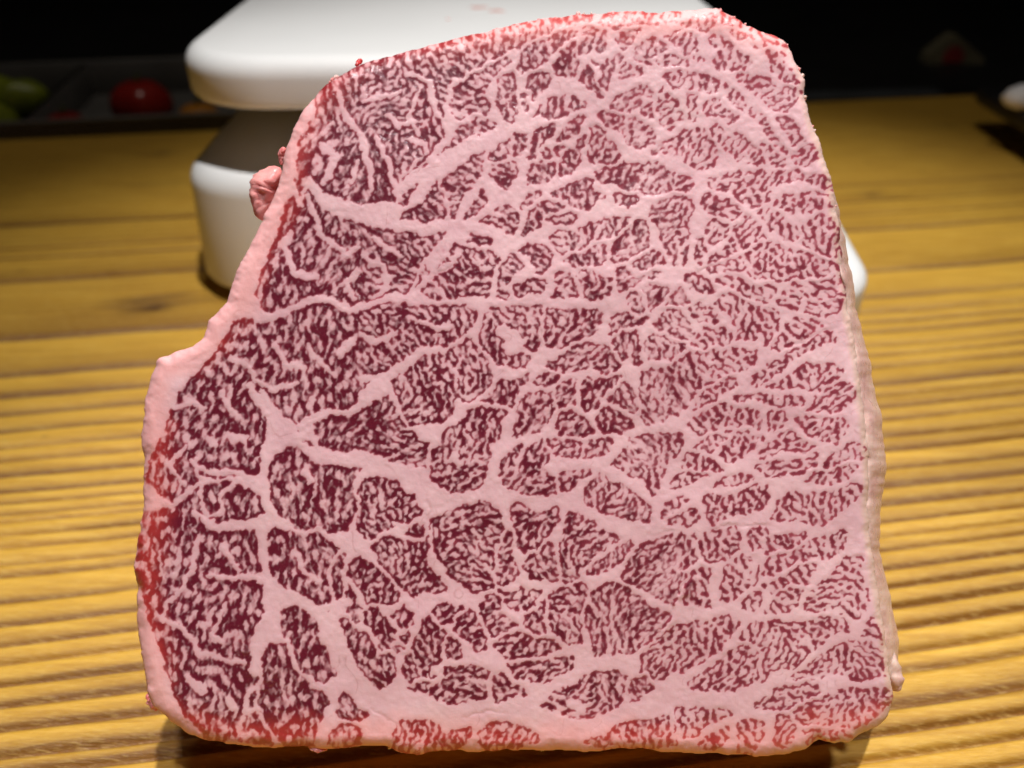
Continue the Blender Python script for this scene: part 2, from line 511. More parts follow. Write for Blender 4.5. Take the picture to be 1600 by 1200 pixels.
OUT = [(505,133),(520,122),(545,107),(562,98),(600,87),(650,75),(700,62),(750,49),(800,37),(850,28),(900,20),(950,18),(1000,16),(1050,18),(1090,12),(1120,13),(1140,22),
(1160,33),(1185,47),(1212,55),(1230,68),(1240,85),(1250,110),(1258,125),(1256,140),(1262,165),(1268,190),(1280,215),(1286,240),(1294,265),(1301,290),(1305,320),(1311,350),
(1316,400),(1321,440),(1326,480),(1333,520),(1340,560),(1346,610),(1352,660),(1357,710),(1358,760),(1357,810),(1363,860),(1370,910),(1378,960),(1386,1010),(1391,1050),(1397,1090),
(1386,1120),(1370,1135),(1342,1150),(1324,1162),(1300,1160),(1280,1155),(1265,1168),(1230,1178),(1180,1182),(1120,1178),(1060,1176),(1000,1170),(960,1170),(915,1175),(860,1172),
(800,1172),(760,1175),(700,1172),(650,1180),(625,1176),(600,1166),(565,1166),(540,1170),(510,1172),(480,1168),(440,1168),(400,1168),(360,1163),(320,1157),(290,1145),(265,1128),
(240,1105),(228,1080),(222,1040),(215,1000),(212,960),(213,920),(208,890),(212,850),(222,800),(222,760),(225,720),(220,690),(222,650),(228,610),(236,580),(245,560),(270,550),
(300,540),(318,525),(325,500),(340,485),(355,470),(360,440),(375,410),(390,380),(405,350),(420,320),(432,290),(440,255),(448,225),(455,200),(470,175),(485,155)]
LOBES = [
[(837,187),(850,165),(872,149),(890,152),(912,165),(885,178),(862,184)],
[(872,217),(885,197),(915,183),(905,202),(888,212)],
[(927,200),(937,199),(945,215),(967,242),(962,248),(925,250),(923,232)],
[(935,178),(950,172),(985,183),(1018,203),(1018,220),(998,230),(980,224),(965,200),(948,192)],
[(950,165),(965,148),(1010,133),(1022,150),(1025,182),(1012,180),(1000,168),(975,172)],
[(1027,150),(1035,138),(1050,152),(1060,170),(1066,183),(1050,197),(1035,190),(1027,172)],
[(1072,150),(1083,148),(1082,185),(1072,180)],
[(1040,122),(1060,118),(1095,120),(1120,126),(1112,140),(1085,140),(1055,134)],
[(985,90),(1005,68),(1020,58),(1040,68),(1045,75),(1020,85),(1018,108),(985,106)],
[(1025,95),(1045,88),(1078,97),(1070,104),(1030,105)],
[(970,115),(980,98),(1000,95),(1015,108),(990,118),(972,124)],
[(908,125),(920,110),(930,135),(935,145),(912,132)],
[(930,100),(945,105),(968,88),(955,115),(942,135),(938,128),(945,110)],
[(870,105),(880,88),(900,70),(905,88),(900,118),(888,118),(873,115)],
[(905,92),(912,55),(915,40),(945,40),(940,60),(950,75),(940,82),(928,70),(915,85)],
[(960,60),(975,42),(995,40),(985,60),(970,75)],
[(805,105),(820,80),(840,65),(870,50),(900,40),(895,55),(868,75),(855,90),(835,108),(815,112)],
[(827,125),(845,118),(865,118),(862,130),(840,150),(835,158),(838,138),(830,137)],
[(780,125),(797,116),(808,138),(805,160),(798,188),(788,188),(780,165),(787,142)],
[(812,145),(825,148),(828,165),(822,173),(815,150)],
[(745,110),(775,85),(800,78),(785,100),(770,118),(755,150),(765,165),(755,180),(735,172),(715,183),(702,160),(710,140)],
[(770,245),(785,225),(800,220),(812,198),(822,205),(820,230),(808,247),(780,248)],
[(822,245),(828,215),(845,203),(863,193),(862,205),(845,222),(833,245),(825,248)],
[(845,238),(850,230),(862,240),(865,245),(855,247)],
[(868,233),(880,228),(872,240)],
[(877,268),(885,240),(902,232),(905,218),(915,210),(913,235),(908,255),(890,268),(878,273)],
[(828,283),(832,255),(840,246),(845,252),(865,253),(862,272),(840,283)],
[(770,275),(778,258),(795,258),(807,270),(795,290),(780,290)],
[(935,268),(950,258),(975,255),(1000,258),(1025,258),(1045,270),(1075,275),(1082,287),(1060,297),(1010,300),(985,290),(945,280)],
[(1019,238),(1045,215),(1070,208),(1100,200),(1105,215),(1120,228),(1112,262),(1095,260),(1060,245),(1030,240)],
[(1112,200),(1122,197),(1137,215),(1133,228),(1150,210),(1170,225),(1195,245),(1205,255),(1185,258),(1155,255),(1140,235),(1125,225)],
[(1190,225),(1205,230),(1230,248),(1225,257),(1205,253)],
[(1097,165),(1105,155),(1122,155),(1128,170),(1147,185),(1140,190),(1120,178),(1105,178)],
[(1150,120),(1160,115),(1175,125),(1195,118),(1210,130),(1240,140),(1248,150),(1225,170),(1205,168),(1190,150),(1180,140),(1165,130)],
[(1130,135),(1150,145),(1165,160),(1180,180),(1190,185),(1205,205),(1230,235),(1215,225),(1190,200),(1170,180),(1150,165)],
[(1215,185),(1235,190),(1250,215),(1275,230),(1280,245),(1260,255),(1235,245),(1245,232),(1228,205)],
[(1110,288),(1135,275),(1200,270),(1245,265),(1255,275),(1225,283),(1205,290),(1200,310),(1185,325),(1160,318),(1145,303),(1125,297)],
[(1263,280),(1280,277),(1298,290),(1297,300),(1270,290)],
[(1110,65),(1125,60),(1150,85),(1170,90),(1172,100),(1150,105),(1120,108),(1117,98),(1130,80)],
[(1070,40),(1090,25),(1120,20),(1120,40),(1105,50),(1085,42)],
[(1045,55),(1070,48),(1090,60),(1085,75),(1100,95),(1080,90),(1065,70)],
[(1200,80),(1215,75),(1225,100),(1245,130),(1230,128),(1210,105)],
[(1140,40),(1160,42),(1175,55),(1195,60),(1185,70),(1165,60),(1150,60)],
[(690,243),(700,215),(720,197),(735,200),(745,185),(770,195),(765,205),(735,210),(715,225)],
[(628,340),(658,318),(684,285),(690,335),(680,355),(645,350)],
[(690,290),(715,265),(755,238),(750,270),(735,285),(720,300),(705,340),(697,320),(708,300)],
[(725,338),(735,318),(750,300),(755,312),(745,328)],
[(622,315),(635,290),(650,265),(668,253),(662,270),(640,300),(628,318)],
[(610,600),(622,580),(650,557),(710,537),(730,530),(748,550),(762,572),(770,592),(765,607),(723,620),(716,605),(702,640),(690,655),(645,658),(625,640)],
[(752,627),(775,615),(790,598),(820,588),(808,610),(798,632),(775,630)],
[(672,745),(680,705),(697,695),(697,670),(720,655),(730,640),(752,633),(770,645),(790,645),(780,660),(775,685),(760,690),(760,710),(757,725),(748,755),(730,765),(705,765),(690,765)],
[(805,680),(807,645),(825,615),(842,605),(858,615),(860,640),(860,655),(840,675)],
[(833,605),(840,592),(870,585),(876,595),(850,610),(838,612)],
[(870,610),(880,597),(897,597),(895,610),(895,627),(873,637),(868,620)],
[(910,610),(917,595),(950,590),(970,593),(955,605),(945,615),(935,635),(915,640)],
[(955,620),(975,600),(985,615),(992,638),(985,645),(965,640)],
[(872,665),(880,652),(897,645),(920,660),(927,672),(905,678),(880,678)],
[(938,655),(945,640),(970,638),(978,650),(985,665),(965,675),(945,672)],
[(780,745),(782,720),(795,710),(812,700),(830,708),(833,700),(850,690),(855,712),(848,730),(862,745),(865,765),(840,770),(805,765),(790,757)],
[(858,690),(885,680),(905,690),(910,705),(900,712),(870,705)],
[(912,705),(920,690),(945,685),(952,692),(935,710),(915,712)],
[(872,750),(875,740),(895,733),(920,737),(905,745),(897,760),(875,765)],
[(955,722),(970,710),(985,690),(1005,682),(1060,677),(1062,690),(1052,710),(1035,720),(1033,735),(1025,765),(1015,770),(1005,745),(985,740),(968,730)],
[(915,772),(925,755),(938,740),(955,755),(980,765),(1000,785),(1017,795),(1012,815),(975,805),(945,795),(920,785)],
[(676,814),(705,800),(735,797),(758,787),(775,797),(783,815),(788,825),(775,860),(770,922),(745,922),(710,900),(685,865)],
[(788,817),(797,840),(795,865),(811,900),(790,910),(775,918),(772,890),(782,850)],
[(800,800),(808,792),(830,795),(850,797),(875,792),(868,815),(855,830),(840,855),(815,860),(805,845),(803,820)],
[(820,890),(830,862),(850,845),(870,862),(872,905),(860,908),(830,905)],
[(878,825),(890,803),(905,805),(930,820),(960,838),(965,845),(930,855),(918,880),(905,900),(890,912),(876,905),(874,860)],
[(920,897),(930,880),(960,855),(983,845),(970,870),(945,890)],
[(585,855),(600,845),(640,840),(665,850),(672,842),(660,880),(680,905),(695,925),(650,930),(625,920),(605,890)],
[(560,800),(563,770),(580,750),(590,745),(625,755),(632,775),(645,775),(653,800),(640,812),(612,810),(605,830),(580,838),(563,820)],
[(630,835),(645,820),(660,825),(662,838),(640,840)],
[(422,730),(435,710),(455,695),(480,690),(500,720),(530,735),(565,728),(552,745),(556,780),(550,800),(540,830),(515,830),(505,815),(480,830),(455,820),(440,800),(423,775)],
[(425,830),(440,822),(470,838),(500,830),(520,850),(530,860),(512,900),(515,950),(500,945),(480,930),(455,925),(440,900),(422,880)],
[(515,895),(530,870),(540,865),(538,930),(520,935)],
[(545,890),(560,872),(580,880),(600,905),(620,930),(625,945),(600,943),(575,938),(563,960),(562,985),(545,975),(538,930)],
[(532,970),(545,968),(563,985),(590,1010),(612,1020),(620,1045),(600,1070),(590,1072),(570,1050),(545,1010)],
[(570,955),(585,950),(610,975),(617,985),(605,985),(630,1018),(600,1015),(580,985)],
[(615,965),(630,950),(648,962),(645,978),(630,980)],
[(625,995),(635,993),(636,1008),(628,1003)],
[(680,960),(695,950),(720,950),(710,970),(695,972),(685,968)],
[(717,985),(722,965),(735,955),(743,960),(743,975),(755,985),(757,1010),(745,1015),(738,1000),(727,1000)],
[(695,1010),(705,1000),(720,1008),(720,1025),(705,1030),(697,1025)],
[(635,1050),(645,1010),(665,970),(678,968),(685,985),(700,990),(695,1005),(690,1035),(670,1040),(675,1065),(645,1065)],
[(642,1075),(660,1065),(690,1065),(700,1050),(725,1045),(735,1040),(765,1048),(762,1065),(760,1090),(720,1095),(680,1088),(650,1078)],
[(755,945),(765,935),(777,938),(778,955),(805,978),(785,988),(772,995),(762,985),(757,965)],
[(780,930),(800,930),(812,925),(840,930),(835,948),(810,952),(795,945)],
[(820,970),(830,955),(845,943),(852,955),(843,975),(852,985),(835,990),(825,980)],
[(772,1010),(785,995),(800,992),(830,995),(855,1000),(880,1000),(875,1015),(830,1020),(795,1025)],
[(797,1035),(830,1030),(870,1035),(895,1030),(893,1040),(870,1055),(840,1063),(815,1055)],
[(775,1060),(785,1055),(800,1065),(825,1083),(775,1092)],
[(860,935),(880,925),(912,915),(915,940),(908,970),(900,985),(905,1000),(880,1005),(865,985),(858,960)],
[(922,945),(930,925),(955,910),(980,920),(1000,940),(1018,955),(1045,960),(1030,985),(1000,1000),(985,1015),(930,1025),(925,1005),(920,975)],
[(975,900),(985,870),(1000,852),(1050,838),(1085,835),(1085,880),(1050,900),(1070,905),(1055,945),(1035,935),(1010,925)],
[(1072,910),(1090,895),(1110,895),(1105,925),(1108,942),(1075,943)],
[(998,1020),(1010,1008),(1050,985),(1090,975),(1110,965),(1140,960),(1155,975),(1130,1000),(1120,1015),(1105,1025),(1070,1055),(1050,1045),(1020,1060),(1000,1045)],
[(1080,1075),(1095,1060),(1130,1030),(1170,1005),(1185,1010),(1175,1060),(1150,1080),(1110,1080)],
[(850,1100),(875,1080),(900,1070),(910,1055),(950,1050),(970,1055),(970,1080),(965,1100),(920,1120),(890,1120),(860,1108)],
[(980,1080),(985,1060),(1005,1055),(1015,1075),(1000,1090),(985,1095)],
[(920,1160),(960,1140),(1000,1125),(1040,1120),(1050,1140),(1052,1165),(1000,1165),(950,1168)],
[(1055,1108),(1075,1105),(1120,1112),(1145,1115),(1110,1130),(1080,1150),(1065,1150),(1058,1130)],
[(1090,1165),(1115,1150),(1140,1135),(1135,1150),(1110,1170)],
[(1160,1130),(1170,1120),(1188,1130),(1187,1160),(1175,1175),(1150,1170)],
[(620,1150),(630,1130),(680,1135),(690,1145),(735,1135),(730,1150),(720,1165),(690,1170),(640,1176),(615,1168)],
[(750,1140),(790,1135),(820,1140),(840,1155),(800,1165),(760,1170),(748,1160)],
[(515,1160),(530,1130),(545,1130),(560,1140),(560,1165),(530,1168)],
[(525,1110),(535,1085),(550,1090),(575,1115),(560,1125),(530,1130)],
[(440,960),(460,955),(490,965),(498,1000),(518,1030),(520,1055),(505,1065),(480,1055),(470,1030),(445,990)],
[(408,1045),(425,1005),(445,1010),(455,1050),(490,1070),(515,1095),(495,1120),(490,1160),(440,1160),(410,1115),(400,1090)],
[(1017,340),(1025,322),(1050,315),(1062,307),(1080,310),(1082,325),(1075,340),(1078,370),(1072,395),(1068,410),(1050,415),(1045,385),(1030,360)],
[(1100,325),(1105,308),(1115,305),(1122,320),(1140,318),(1155,335),(1158,350),(1130,337),(1105,330)],
[(1105,355),(1115,348),(1135,355),(1135,368),(1120,375),(1110,370)],
[(1150,350),(1170,345),(1185,358),(1195,370),(1180,385),(1160,400),(1130,405),(1107,410),(1120,395),(1145,380)],
[(1088,405),(1095,375),(1102,372),(1100,395),(1093,410)],
[(1188,335),(1200,330),(1218,333),(1222,350),(1245,355),(1250,370),(1230,372),(1205,355),(1192,345)],
[(1210,325),(1225,310),(1250,305),(1290,310),(1297,325),(1270,330),(1235,330)],
[(1258,355),(1275,340),(1300,345),(1312,365),(1315,400),(1295,405),(1275,390),(1258,380)],
[(1110,420),(1140,405),(1180,385),(1200,380),(1225,390),(1270,395),(1300,405),(1310,420),(1280,435),(1240,435),(1190,435),(1165,425),(1130,425)],
[(1072,430),(1085,428),(1110,438),(1115,450),(1100,452),(1085,445)],
[(1120,435),(1150,435),(1175,450),(1190,455),(1205,445),(1215,460),(1205,470),(1190,475),(1160,460),(1130,445)],
[(1115,475),(1130,465),(1165,475),(1185,485),(1200,485),(1217,500),(1210,520),(1195,535),(1190,520),(1170,510),(1178,530),(1160,530),(1150,505),(1135,490)],
[(1212,470),(1230,455),(1250,445),(1280,437),(1310,432),(1318,450),(1315,460),(1280,465),(1245,480),(1220,480)],
[(1253,470),(1280,467),(1313,472),(1312,485),(1285,495),(1265,485)],
[(1208,540),(1225,515),(1250,495),(1275,500),(1285,510),(1270,520),(1240,535),(1215,542)],
[(1055,450),(1062,445),(1072,460),(1075,475),(1060,475),(1045,475)],
[(1078,480),(1092,475),(1120,500),(1112,510),(1095,500)],
[(1025,505),(1040,495),(1045,488),(1060,485),(1085,510),(1080,525),(1060,522),(1045,510),(1030,515)],
[(1010,540),(1020,525),(1040,525),(1070,538),(1072,545),(1050,555),(1020,558)],
[(1078,535),(1090,520),(1130,515),(1147,530),(1130,540),(1100,543)],
[(1000,600),(1005,585),(1020,578),(1040,582),(1060,562),(1090,555),(1130,550),(1180,550),(1175,565),(1160,575),(1130,588),(1100,595),(1085,610),(1080,630),(1060,640),(1030,655),(1010,660),(1002,640)],
[(1088,635),(1095,615),(1110,605),(1130,592),(1150,585),(1150,600),(1130,612),(1105,625)],
[(1172,605),(1180,590),(1200,570),(1230,555),(1260,535),(1300,520),(1305,530),(1270,545),(1230,560),(1225,575),(1200,590),(1190,600)],
[(1195,605),(1215,605),(1230,590),(1245,580),(1260,570),(1280,575),(1300,570),(1315,580),(1300,590),(1285,600),(1275,610),(1245,597),(1225,610)],
[(1150,620),(1185,618),(1215,628),(1250,620),(1255,630),(1215,638),(1185,625)],
[(1077,665),(1085,655),(1110,640),(1135,632),(1150,640),(1170,645),(1190,655),(1185,670),(1165,665),(1145,670),(1120,665),(1090,678)],
[(1195,655),(1210,647),(1225,650),(1225,668),(1205,670)],
[(1258,645),(1275,612),(1300,602),(1330,605),(1335,625),(1300,645),(1290,635),(1265,640)],
[(1243,660),(1260,652),(1280,657),(1320,655),(1325,665),(1305,690),(1285,690),(1265,680)],
[(1085,700),(1105,680),(1135,678),(1130,690),(1115,702)],
[(1127,700),(1150,682),(1190,682),(1165,690),(1175,700),(1145,718),(1130,710)],
[(1183,715),(1205,690),(1230,672),(1250,690),(1270,700),(1245,702),(1220,700),(1200,715)],
[(1065,725),(1075,712),(1095,705),(1105,715),(1120,725),(1125,732),(1095,735),(1070,728)],
[(1045,760),(1060,742),(1075,737),(1105,740),(1085,750),(1065,757)],
[(1120,758),(1140,745),(1155,742),(1175,750),(1145,755)],
[(1178,733),(1200,727),(1230,722),(1275,712),(1275,725),(1240,738),(1225,740),(1200,745)],
[(1290,725),(1310,705),(1335,692),(1350,700),(1348,718),(1320,725),(1295,732)],
[(1258,750),(1275,740),(1300,737),(1340,732),(1320,745),(1280,755)],
[(1035,805),(1040,785),(1065,775),(1070,785),(1050,795),(1038,808)],
[(1040,820),(1055,808),(1085,800),(1092,805),(1080,815),(1050,817)],
[(1105,800),(1105,780),(1130,775),(1165,770),(1180,765),(1200,765),(1202,780),(1185,795),(1150,803),(1115,815)],
[(1208,810),(1220,785),(1240,770),(1260,775),(1300,770),(1330,757),(1345,762),(1330,775),(1315,795),(1290,815),(1250,815),(1225,810)],
[(1093,845),(1110,830),(1150,828),(1153,840),(1145,860),(1125,875),(1105,880),(1095,865)],
[(1168,840),(1175,828),(1190,828),(1205,840),(1230,840),(1260,838),(1245,850),(1210,860),(1195,862),(1190,850),(1175,855)],
[(1130,935),(1135,880),(1150,865),(1160,868),(1180,870),(1185,890),(1180,910),(1155,925),(1135,938)],
[(1160,945),(1170,932),(1187,930),(1185,948),(1170,950)],
[(1195,892),(1205,872),(1240,864),(1265,847),(1300,842),(1320,832),(1325,842),(1310,860),(1280,875),(1250,875),(1225,890)],
[(1195,920),(1220,900),(1250,885),(1270,885),(1265,905),(1235,910),(1210,925)],
[(1195,955),(1215,935),(1240,912),(1255,920),(1250,940),(1225,950)],
[(1257,950),(1275,920),(1300,900),(1325,872),(1345,880),(1350,910),(1360,940),(1340,965),(1325,960),(1300,950),(1280,955)],
[(1158,998),(1175,975),(1210,970),(1240,975),(1270,972),(1320,972),(1325,985),(1300,990),(1270,1015),(1250,1030),(1235,1045),(1200,1050),(1190,1065),(1188,1020)],
[(1235,1060),(1270,1040),(1300,1018),(1340,1000),(1350,985),(1365,965),(1375,1000),(1378,1050),(1340,1060),(1300,1055),(1270,1060)],
[(1185,1100),(1210,1080),(1240,1075),(1280,1075),(1285,1090),(1250,1100),(1220,1105)],
[(1240,1115),(1280,1095),(1330,1080),(1380,1075),(1395,1090),(1370,1120),(1330,1140),(1300,1135),(1260,1130)],
[(1210,1160),(1215,1120),(1235,1120),(1240,1150),(1230,1165)],
[(1258,1142),(1300,1140),(1330,1150),(1300,1158),(1270,1165)],
[(738,373),(750,350),(770,335),(785,320),(800,325),(805,345),(795,365),(775,375)],
[(815,368),(825,345),(838,320),(850,315),(875,320),(870,332),(850,345),(840,355),(830,360)],
[(853,348),(865,332),(875,338),(895,333),(890,345),(870,345)],
[(815,320),(825,308),(845,302),(840,315),(828,325)],
[(862,303),(880,295),(910,285),(925,280),(925,298),(950,300),(960,310),(950,312),(930,315),(920,328),(900,322),(885,315)],
[(935,300),(965,305),(1000,302),(1003,310),(985,315),(960,312)],
[(862,370),(875,360),(890,358),(905,355),(930,350),(960,345),(983,340),(982,350),(960,368),(940,375),(925,370),(900,385),(885,392),(868,385)],
[(887,405),(905,395),(925,388),(945,383),(947,395),(940,410),(920,415),(900,418)],
[(957,408),(960,390),(975,365),(990,352),(1005,350),(1012,370),(1013,390),(1000,398),(985,406),(965,412)],
[(985,412),(1000,402),(1020,390),(1035,395),(1035,415),(1005,422),(990,418)],
[(815,392),(825,382),(845,380),(862,385),(865,400),(860,415),(848,430),(840,428),(842,415),(832,408),(835,395),(820,395)],
[(780,465),(782,430),(790,415),(800,400),(812,408),(818,418),(800,425),(795,445),(800,455),(790,468)],
[(808,445),(825,440),(845,435),(853,445),(845,458),(815,458)],
[(863,465),(870,440),(880,425),(893,428),(900,445),(905,465),(885,468)],
[(902,435),(907,428),(925,425),(935,435),(955,440),(953,460),(935,468),(910,467),(907,455)],
[(965,425),(975,422),(990,440),(1010,435),(1025,425),(1030,430),(1005,442),(980,455),(970,455)],
[(662,450),(675,440),(688,448),(692,460),(680,463)],
[(677,432),(700,400),(712,385),(735,387),(772,395),(770,405),(755,420),(780,405),(775,425),(765,440),(765,458),(745,465),(720,460),(700,470),(690,450)],
[(655,420),(665,395),(680,375),(700,365),(708,365),(700,385),(680,410),(665,435),(652,445)],
[(755,540),(760,500),(770,480),(800,478),(840,480),(845,490),(835,500),(838,520),(835,545),(830,560),(815,570),(785,568),(772,555)],
[(850,500),(860,482),(895,475),(945,483),(935,500),(925,515),(900,530),(880,540),(855,535),(850,520)],
[(853,575),(865,560),(890,545),(920,535),(945,540),(960,550),(970,570),(955,580),(930,570),(900,580),(870,577)],
[(957,535),(970,520),(995,525),(1000,545),(1005,565),(995,570),(985,550),(975,555)],
[(955,520),(955,505),(970,490),(985,480),(990,500),(1015,495),(1000,505),(975,515)],
[(980,470),(990,462),(1008,468),(1005,485),(990,484)],
[(1010,458),(1020,450),(1040,450),(1035,470),(1020,480),(1015,470)],
]
LOBES += [[(930,25),(1000,19),(1060,20),(1062,32),(1000,34),(940,38)], [(1125,18),(1150,30),(1200,55),(1225,72),(1210,74),(1170,56),(1130,36)]]
# wide areas of dense lean on the left
DENSE = [
[(478,205),(508,137),(545,108),(600,88),(680,68),(760,50),(850,30),(930,21),(900,40),(830,62),(770,95),(745,112),(700,118),(690,140),(690,205),(670,240),(612,312),(560,318),(500,295),(472,290),(462,330),(456,300)],
[(458,295),(468,330),(480,300),(500,330),(530,345),(580,358),(640,368),(695,362),(708,368),(660,430),(630,455),(560,480),(510,462),(460,475),(425,490),(400,470),(418,400)],
[(362,505),(378,500),(420,505),(480,478),(520,475),(560,490),(620,475),(715,476),(745,490),(730,522),(690,540),(650,545),(615,570),(575,590),(545,640),(490,650),(465,672),(440,640),(420,610),(395,600),(410,650),(405,700),(405,740),(350,745),(310,740),(290,830),(240,830),(230,760),(246,695),(284,615),(334,556)],
[(495,668),(520,652),(545,652),(570,640),(600,622),(620,640),(640,665),(655,690),(670,690),(660,728),(620,715),(590,705),(560,700),(530,705),(500,690)],
[(235,760),(320,760),(350,755),(375,765),(400,775),(415,790),(400,808),(345,812),(325,830),(400,828),(405,880),(395,895),(405,905),(408,960),(385,1030),(398,1045),(400,1080),(385,1110),(440,1160),(330,1155),(290,1122),(262,1040),(236,960),(214,900),(226,830)],
]
SEAMS = [
(9,[(640,118),(672,130),(680,165),(692,190),(700,215),(688,240)]),
(17,[(620,300),(665,268),(720,232),(790,203),(850,192)]),
(6,[(570,160),(595,150),(625,145)]),
(9,[(530,150),(545,190),(560,215),(575,255),(580,290)]),
(11,[(500,225),(520,245),(505,290)]),
(9,[(590,215),(600,250),(615,280),(625,310)]),
(10,[(640,215),(668,220),(670,235)]),
(5,[(618,300),(635,270),(650,250)]),
(20,[(480,290),(520,322),(560,335),(620,350),(660,357),(720,347),(770,362),(800,382)]),
(13,[(405,500),(440,490),(475,472),(520,468),(550,482),(590,472),(620,462),(660,470),(740,472)]),
(15,[(740,472),(850,474),(950,476)]),
(12,[(455,430),(500,430)]),(14,[(540,398),(555,388)]),(10,[(585,462),(612,450),(600,420),(575,402)]),
(18,[(535,552),(548,535)]),(6,[(640,458),(700,410),(716,394)]),(10,[(480,310),(500,370),(530,390)]),(9,[(395,470),(412,492)]),
(16,[(565,590),(600,590),(640,562),(660,545),(690,545)]),
(17,[(385,600),(400,625),(420,650),(430,680),(412,700),(412,750),(420,785),(428,805),(455,822)]),
(40,[(430,660),(445,672)]),
(20,[(430,680),(470,695),(500,715),(540,722),(600,735),(650,750),(690,772)]),
(8,[(400,598),(430,608),(462,598)]),(9,[(470,670),(490,655),(520,645),(550,648),(575,632)]),
(9,[(300,722),(330,737),(375,742),(405,745)]),(17,[(362,688),(378,684)]),(14,[(326,690),(334,696)]),
(7,[(310,770),(325,805),(345,800),(342,775),(368,762)]),(8,[(310,720),(312,770)]),
(12,[(305,795),(330,818),(400,815),(428,802)]),(13,[(478,742),(484,750)]),
(15,[(425,800),(416,840),(412,890),(404,908)]),(8,[(330,900),(360,905),(402,898)]),
(16,[(405,902),(440,925),(480,945),(520,948),(545,945)]),(15,[(420,910),(415,960),(402,1000),(394,1050)]),
(11,[(348,850),(358,868),(372,892)]),(8,[(250,960),(290,985),(312,1020),(380,1035)]),(8,[(350,945),(332,990),(345,1002)]),
(9,[(310,840),(302,900),(262,940),(255,970)]),(22,[(298,1066),(310,1074)]),(11,[(354,1092),(362,1102)]),
(7,[(402,1060),(385,1082),(380,1112),(402,1110)]),(9,[(490,1072),(520,1082),(525,1100),(505,1130),(500,1172)]),
(20,[(505,955),(512,990),(525,1035),(540,1065),(565,1092),(600,1112),(650,1117),(720,1118),(800,1118)]),
(4,[(717,560),(716,602)]),(13,[(712,712),(720,724)]),(8,[(725,676),(738,690)]),
(34,[(796,520),(806,545)]),(14,[(815,548),(835,552)]),(20,[(892,1098),(905,1104)]),
(10,[(575,985),(590,1000)]),(12,[(545,905),(556,925),(570,948)]),(8,[(455,862),(470,885),(500,905)]),
(7,[(270,640),(300,625),(320,640)]),(8,[(290,700),(270,730),(285,760)]),(8,[(350,610),(360,640),(372,655)]),
(9,[(480,540),(500,570),(520,585)]),(8,[(430,540),(445,570),(470,575)]),(7,[(560,520),(590,535),(620,520)]),
(8,[(360,560),(385,570),(395,598)]),(9,[(660,505),(680,515),(700,505)]),
(7,[(560,250),(545,280)]),(8,[(600,180),(622,195),(650,190)]),(7,[(520,190),(500,205)]),(7,[(650,150),(640,180),(655,205)]),
(8,[(560,420),(545,440),(555,465)]),(8,[(450,360),(440,390),(455,420)]),(7,[(620,400),(600,385),(585,372)]),
]
CREASES = [(7, -0.0007, [(1095,890),(1068,935),(1045,975),(1030,1000)]), (3, 0.0004, [(1088,888),(1060,932),(1036,975),(1018,1005)]),
(2.5, 0.0003, [(1215,548),(1260,530),(1310,508),(1330,490)]), (2.2, 0.00025, [(640,460),(700,413),(716,396)]), (2.2, 0.0002, [(1000,840),(1050,832),(1130,822),(1220,822)]),
(2.2, 0.0002, [(905,1000),(912,940),(915,920)]), (2.2, 0.0002, [(560,1030),(540,1075),(590,1110),(630,1140)]), (2.2, 0.0002, [(672,700),(655,740),(668,790),(672,840)]),
(2.0, 0.0002, [(700,1120),(760,1112),(800,1118)]), (2.0, 0.0002, [(1050,395),(1090,425),(1130,410)]), (2.0, 0.0002, [(840,500),(846,560),(838,585)])]
STEP = 1.25
NX, NY = 1024, 1024
gx = 180 + STEP * np.arange(NX); gy = -20 + STEP * np.arange(NY)
PX, PY = np.meshgrid(gx, gy)

def poly_sd(poly, X, Y):
    """signed distance, positive inside"""
    p = np.asarray(poly, float)
    q = np.roll(p, -1, 0)
    d2 = np.full(X.shape, 1e12); ins = np.zeros(X.shape, bool)
    for (ax, ay), (bx, by) in zip(p, q):
        ex, ey = bx - ax, by - ay
        wx, wy = X - ax, Y - ay
        t = np.clip((wx * ex + wy * ey) / (ex * ex + ey * ey + 1e-9), 0, 1)
        d2 = np.minimum(d2, (wx - t * ex) ** 2 + (wy - t * ey) ** 2)
        if ay != by:
            c = (ay > Y) != (by > Y)
            ins ^= c & (X < ex * (Y - ay) / ey + ax)
    return np.where(ins, 1, -1) * np.sqrt(d2)

def window(poly, pad):
    p = np.asarray(poly, float)
    i0 = max(int((p[:, 0].min() - pad - gx[0]) / STEP), 0); i1 = min(int((p[:, 0].max() + pad - gx[0]) / STEP) + 2, NX)
    j0 = max(int((p[:, 1].min() - pad - gy[0]) / STEP), 0); j1 = min(int((p[:, 1].max() + pad - gy[0]) / STEP) + 2, NY)
    return slice(j0, j1), slice(i0, i1)

# outline with a slightly ragged edge
o4 = poly_sd(OUT, PX[::2, ::2], PY[::2, ::2])
o4 = np.repeat(np.repeat(o4, 2, 0), 2, 1)
k = np.array([1, 2, 1]) / 4.0
for ax in (0, 1):
    o4 = k[0] * np.roll(o4, 1, ax) + k[1] * o4 + k[2] * np.roll(o4, -1, ax)
ODIST = o4 + 1.8 * vnoise(PX, PY, 15, 51) + 0.7 * vnoise(PX, PY, 6, 52) - 0.6

# lean islands and fat seams
WX = PX + 5.0 * vnoise(PX, PY, 34, 61) + 2.6 * vnoise(PX, PY, 13, 62) + 1.8 * vnoise(PX, PY, 6, 63)
WY = PY + 5.0 * vnoise(PX, PY, 34, 64) + 2.6 * vnoise(PX, PY, 13, 65) + 1.8 * vnoise(PX, PY, 6, 66)
M = np.full(PX.shape, -30.0)
M2 = M.copy()
for poly in LOBES + DENSE:
    w = window(poly, 16)
    sd = poly_sd(poly, WX[w], WY[w])
    M2[w] = np.maximum(M2[w], np.minimum(M[w], sd))
    M[w] = np.maximum(M[w], sd)
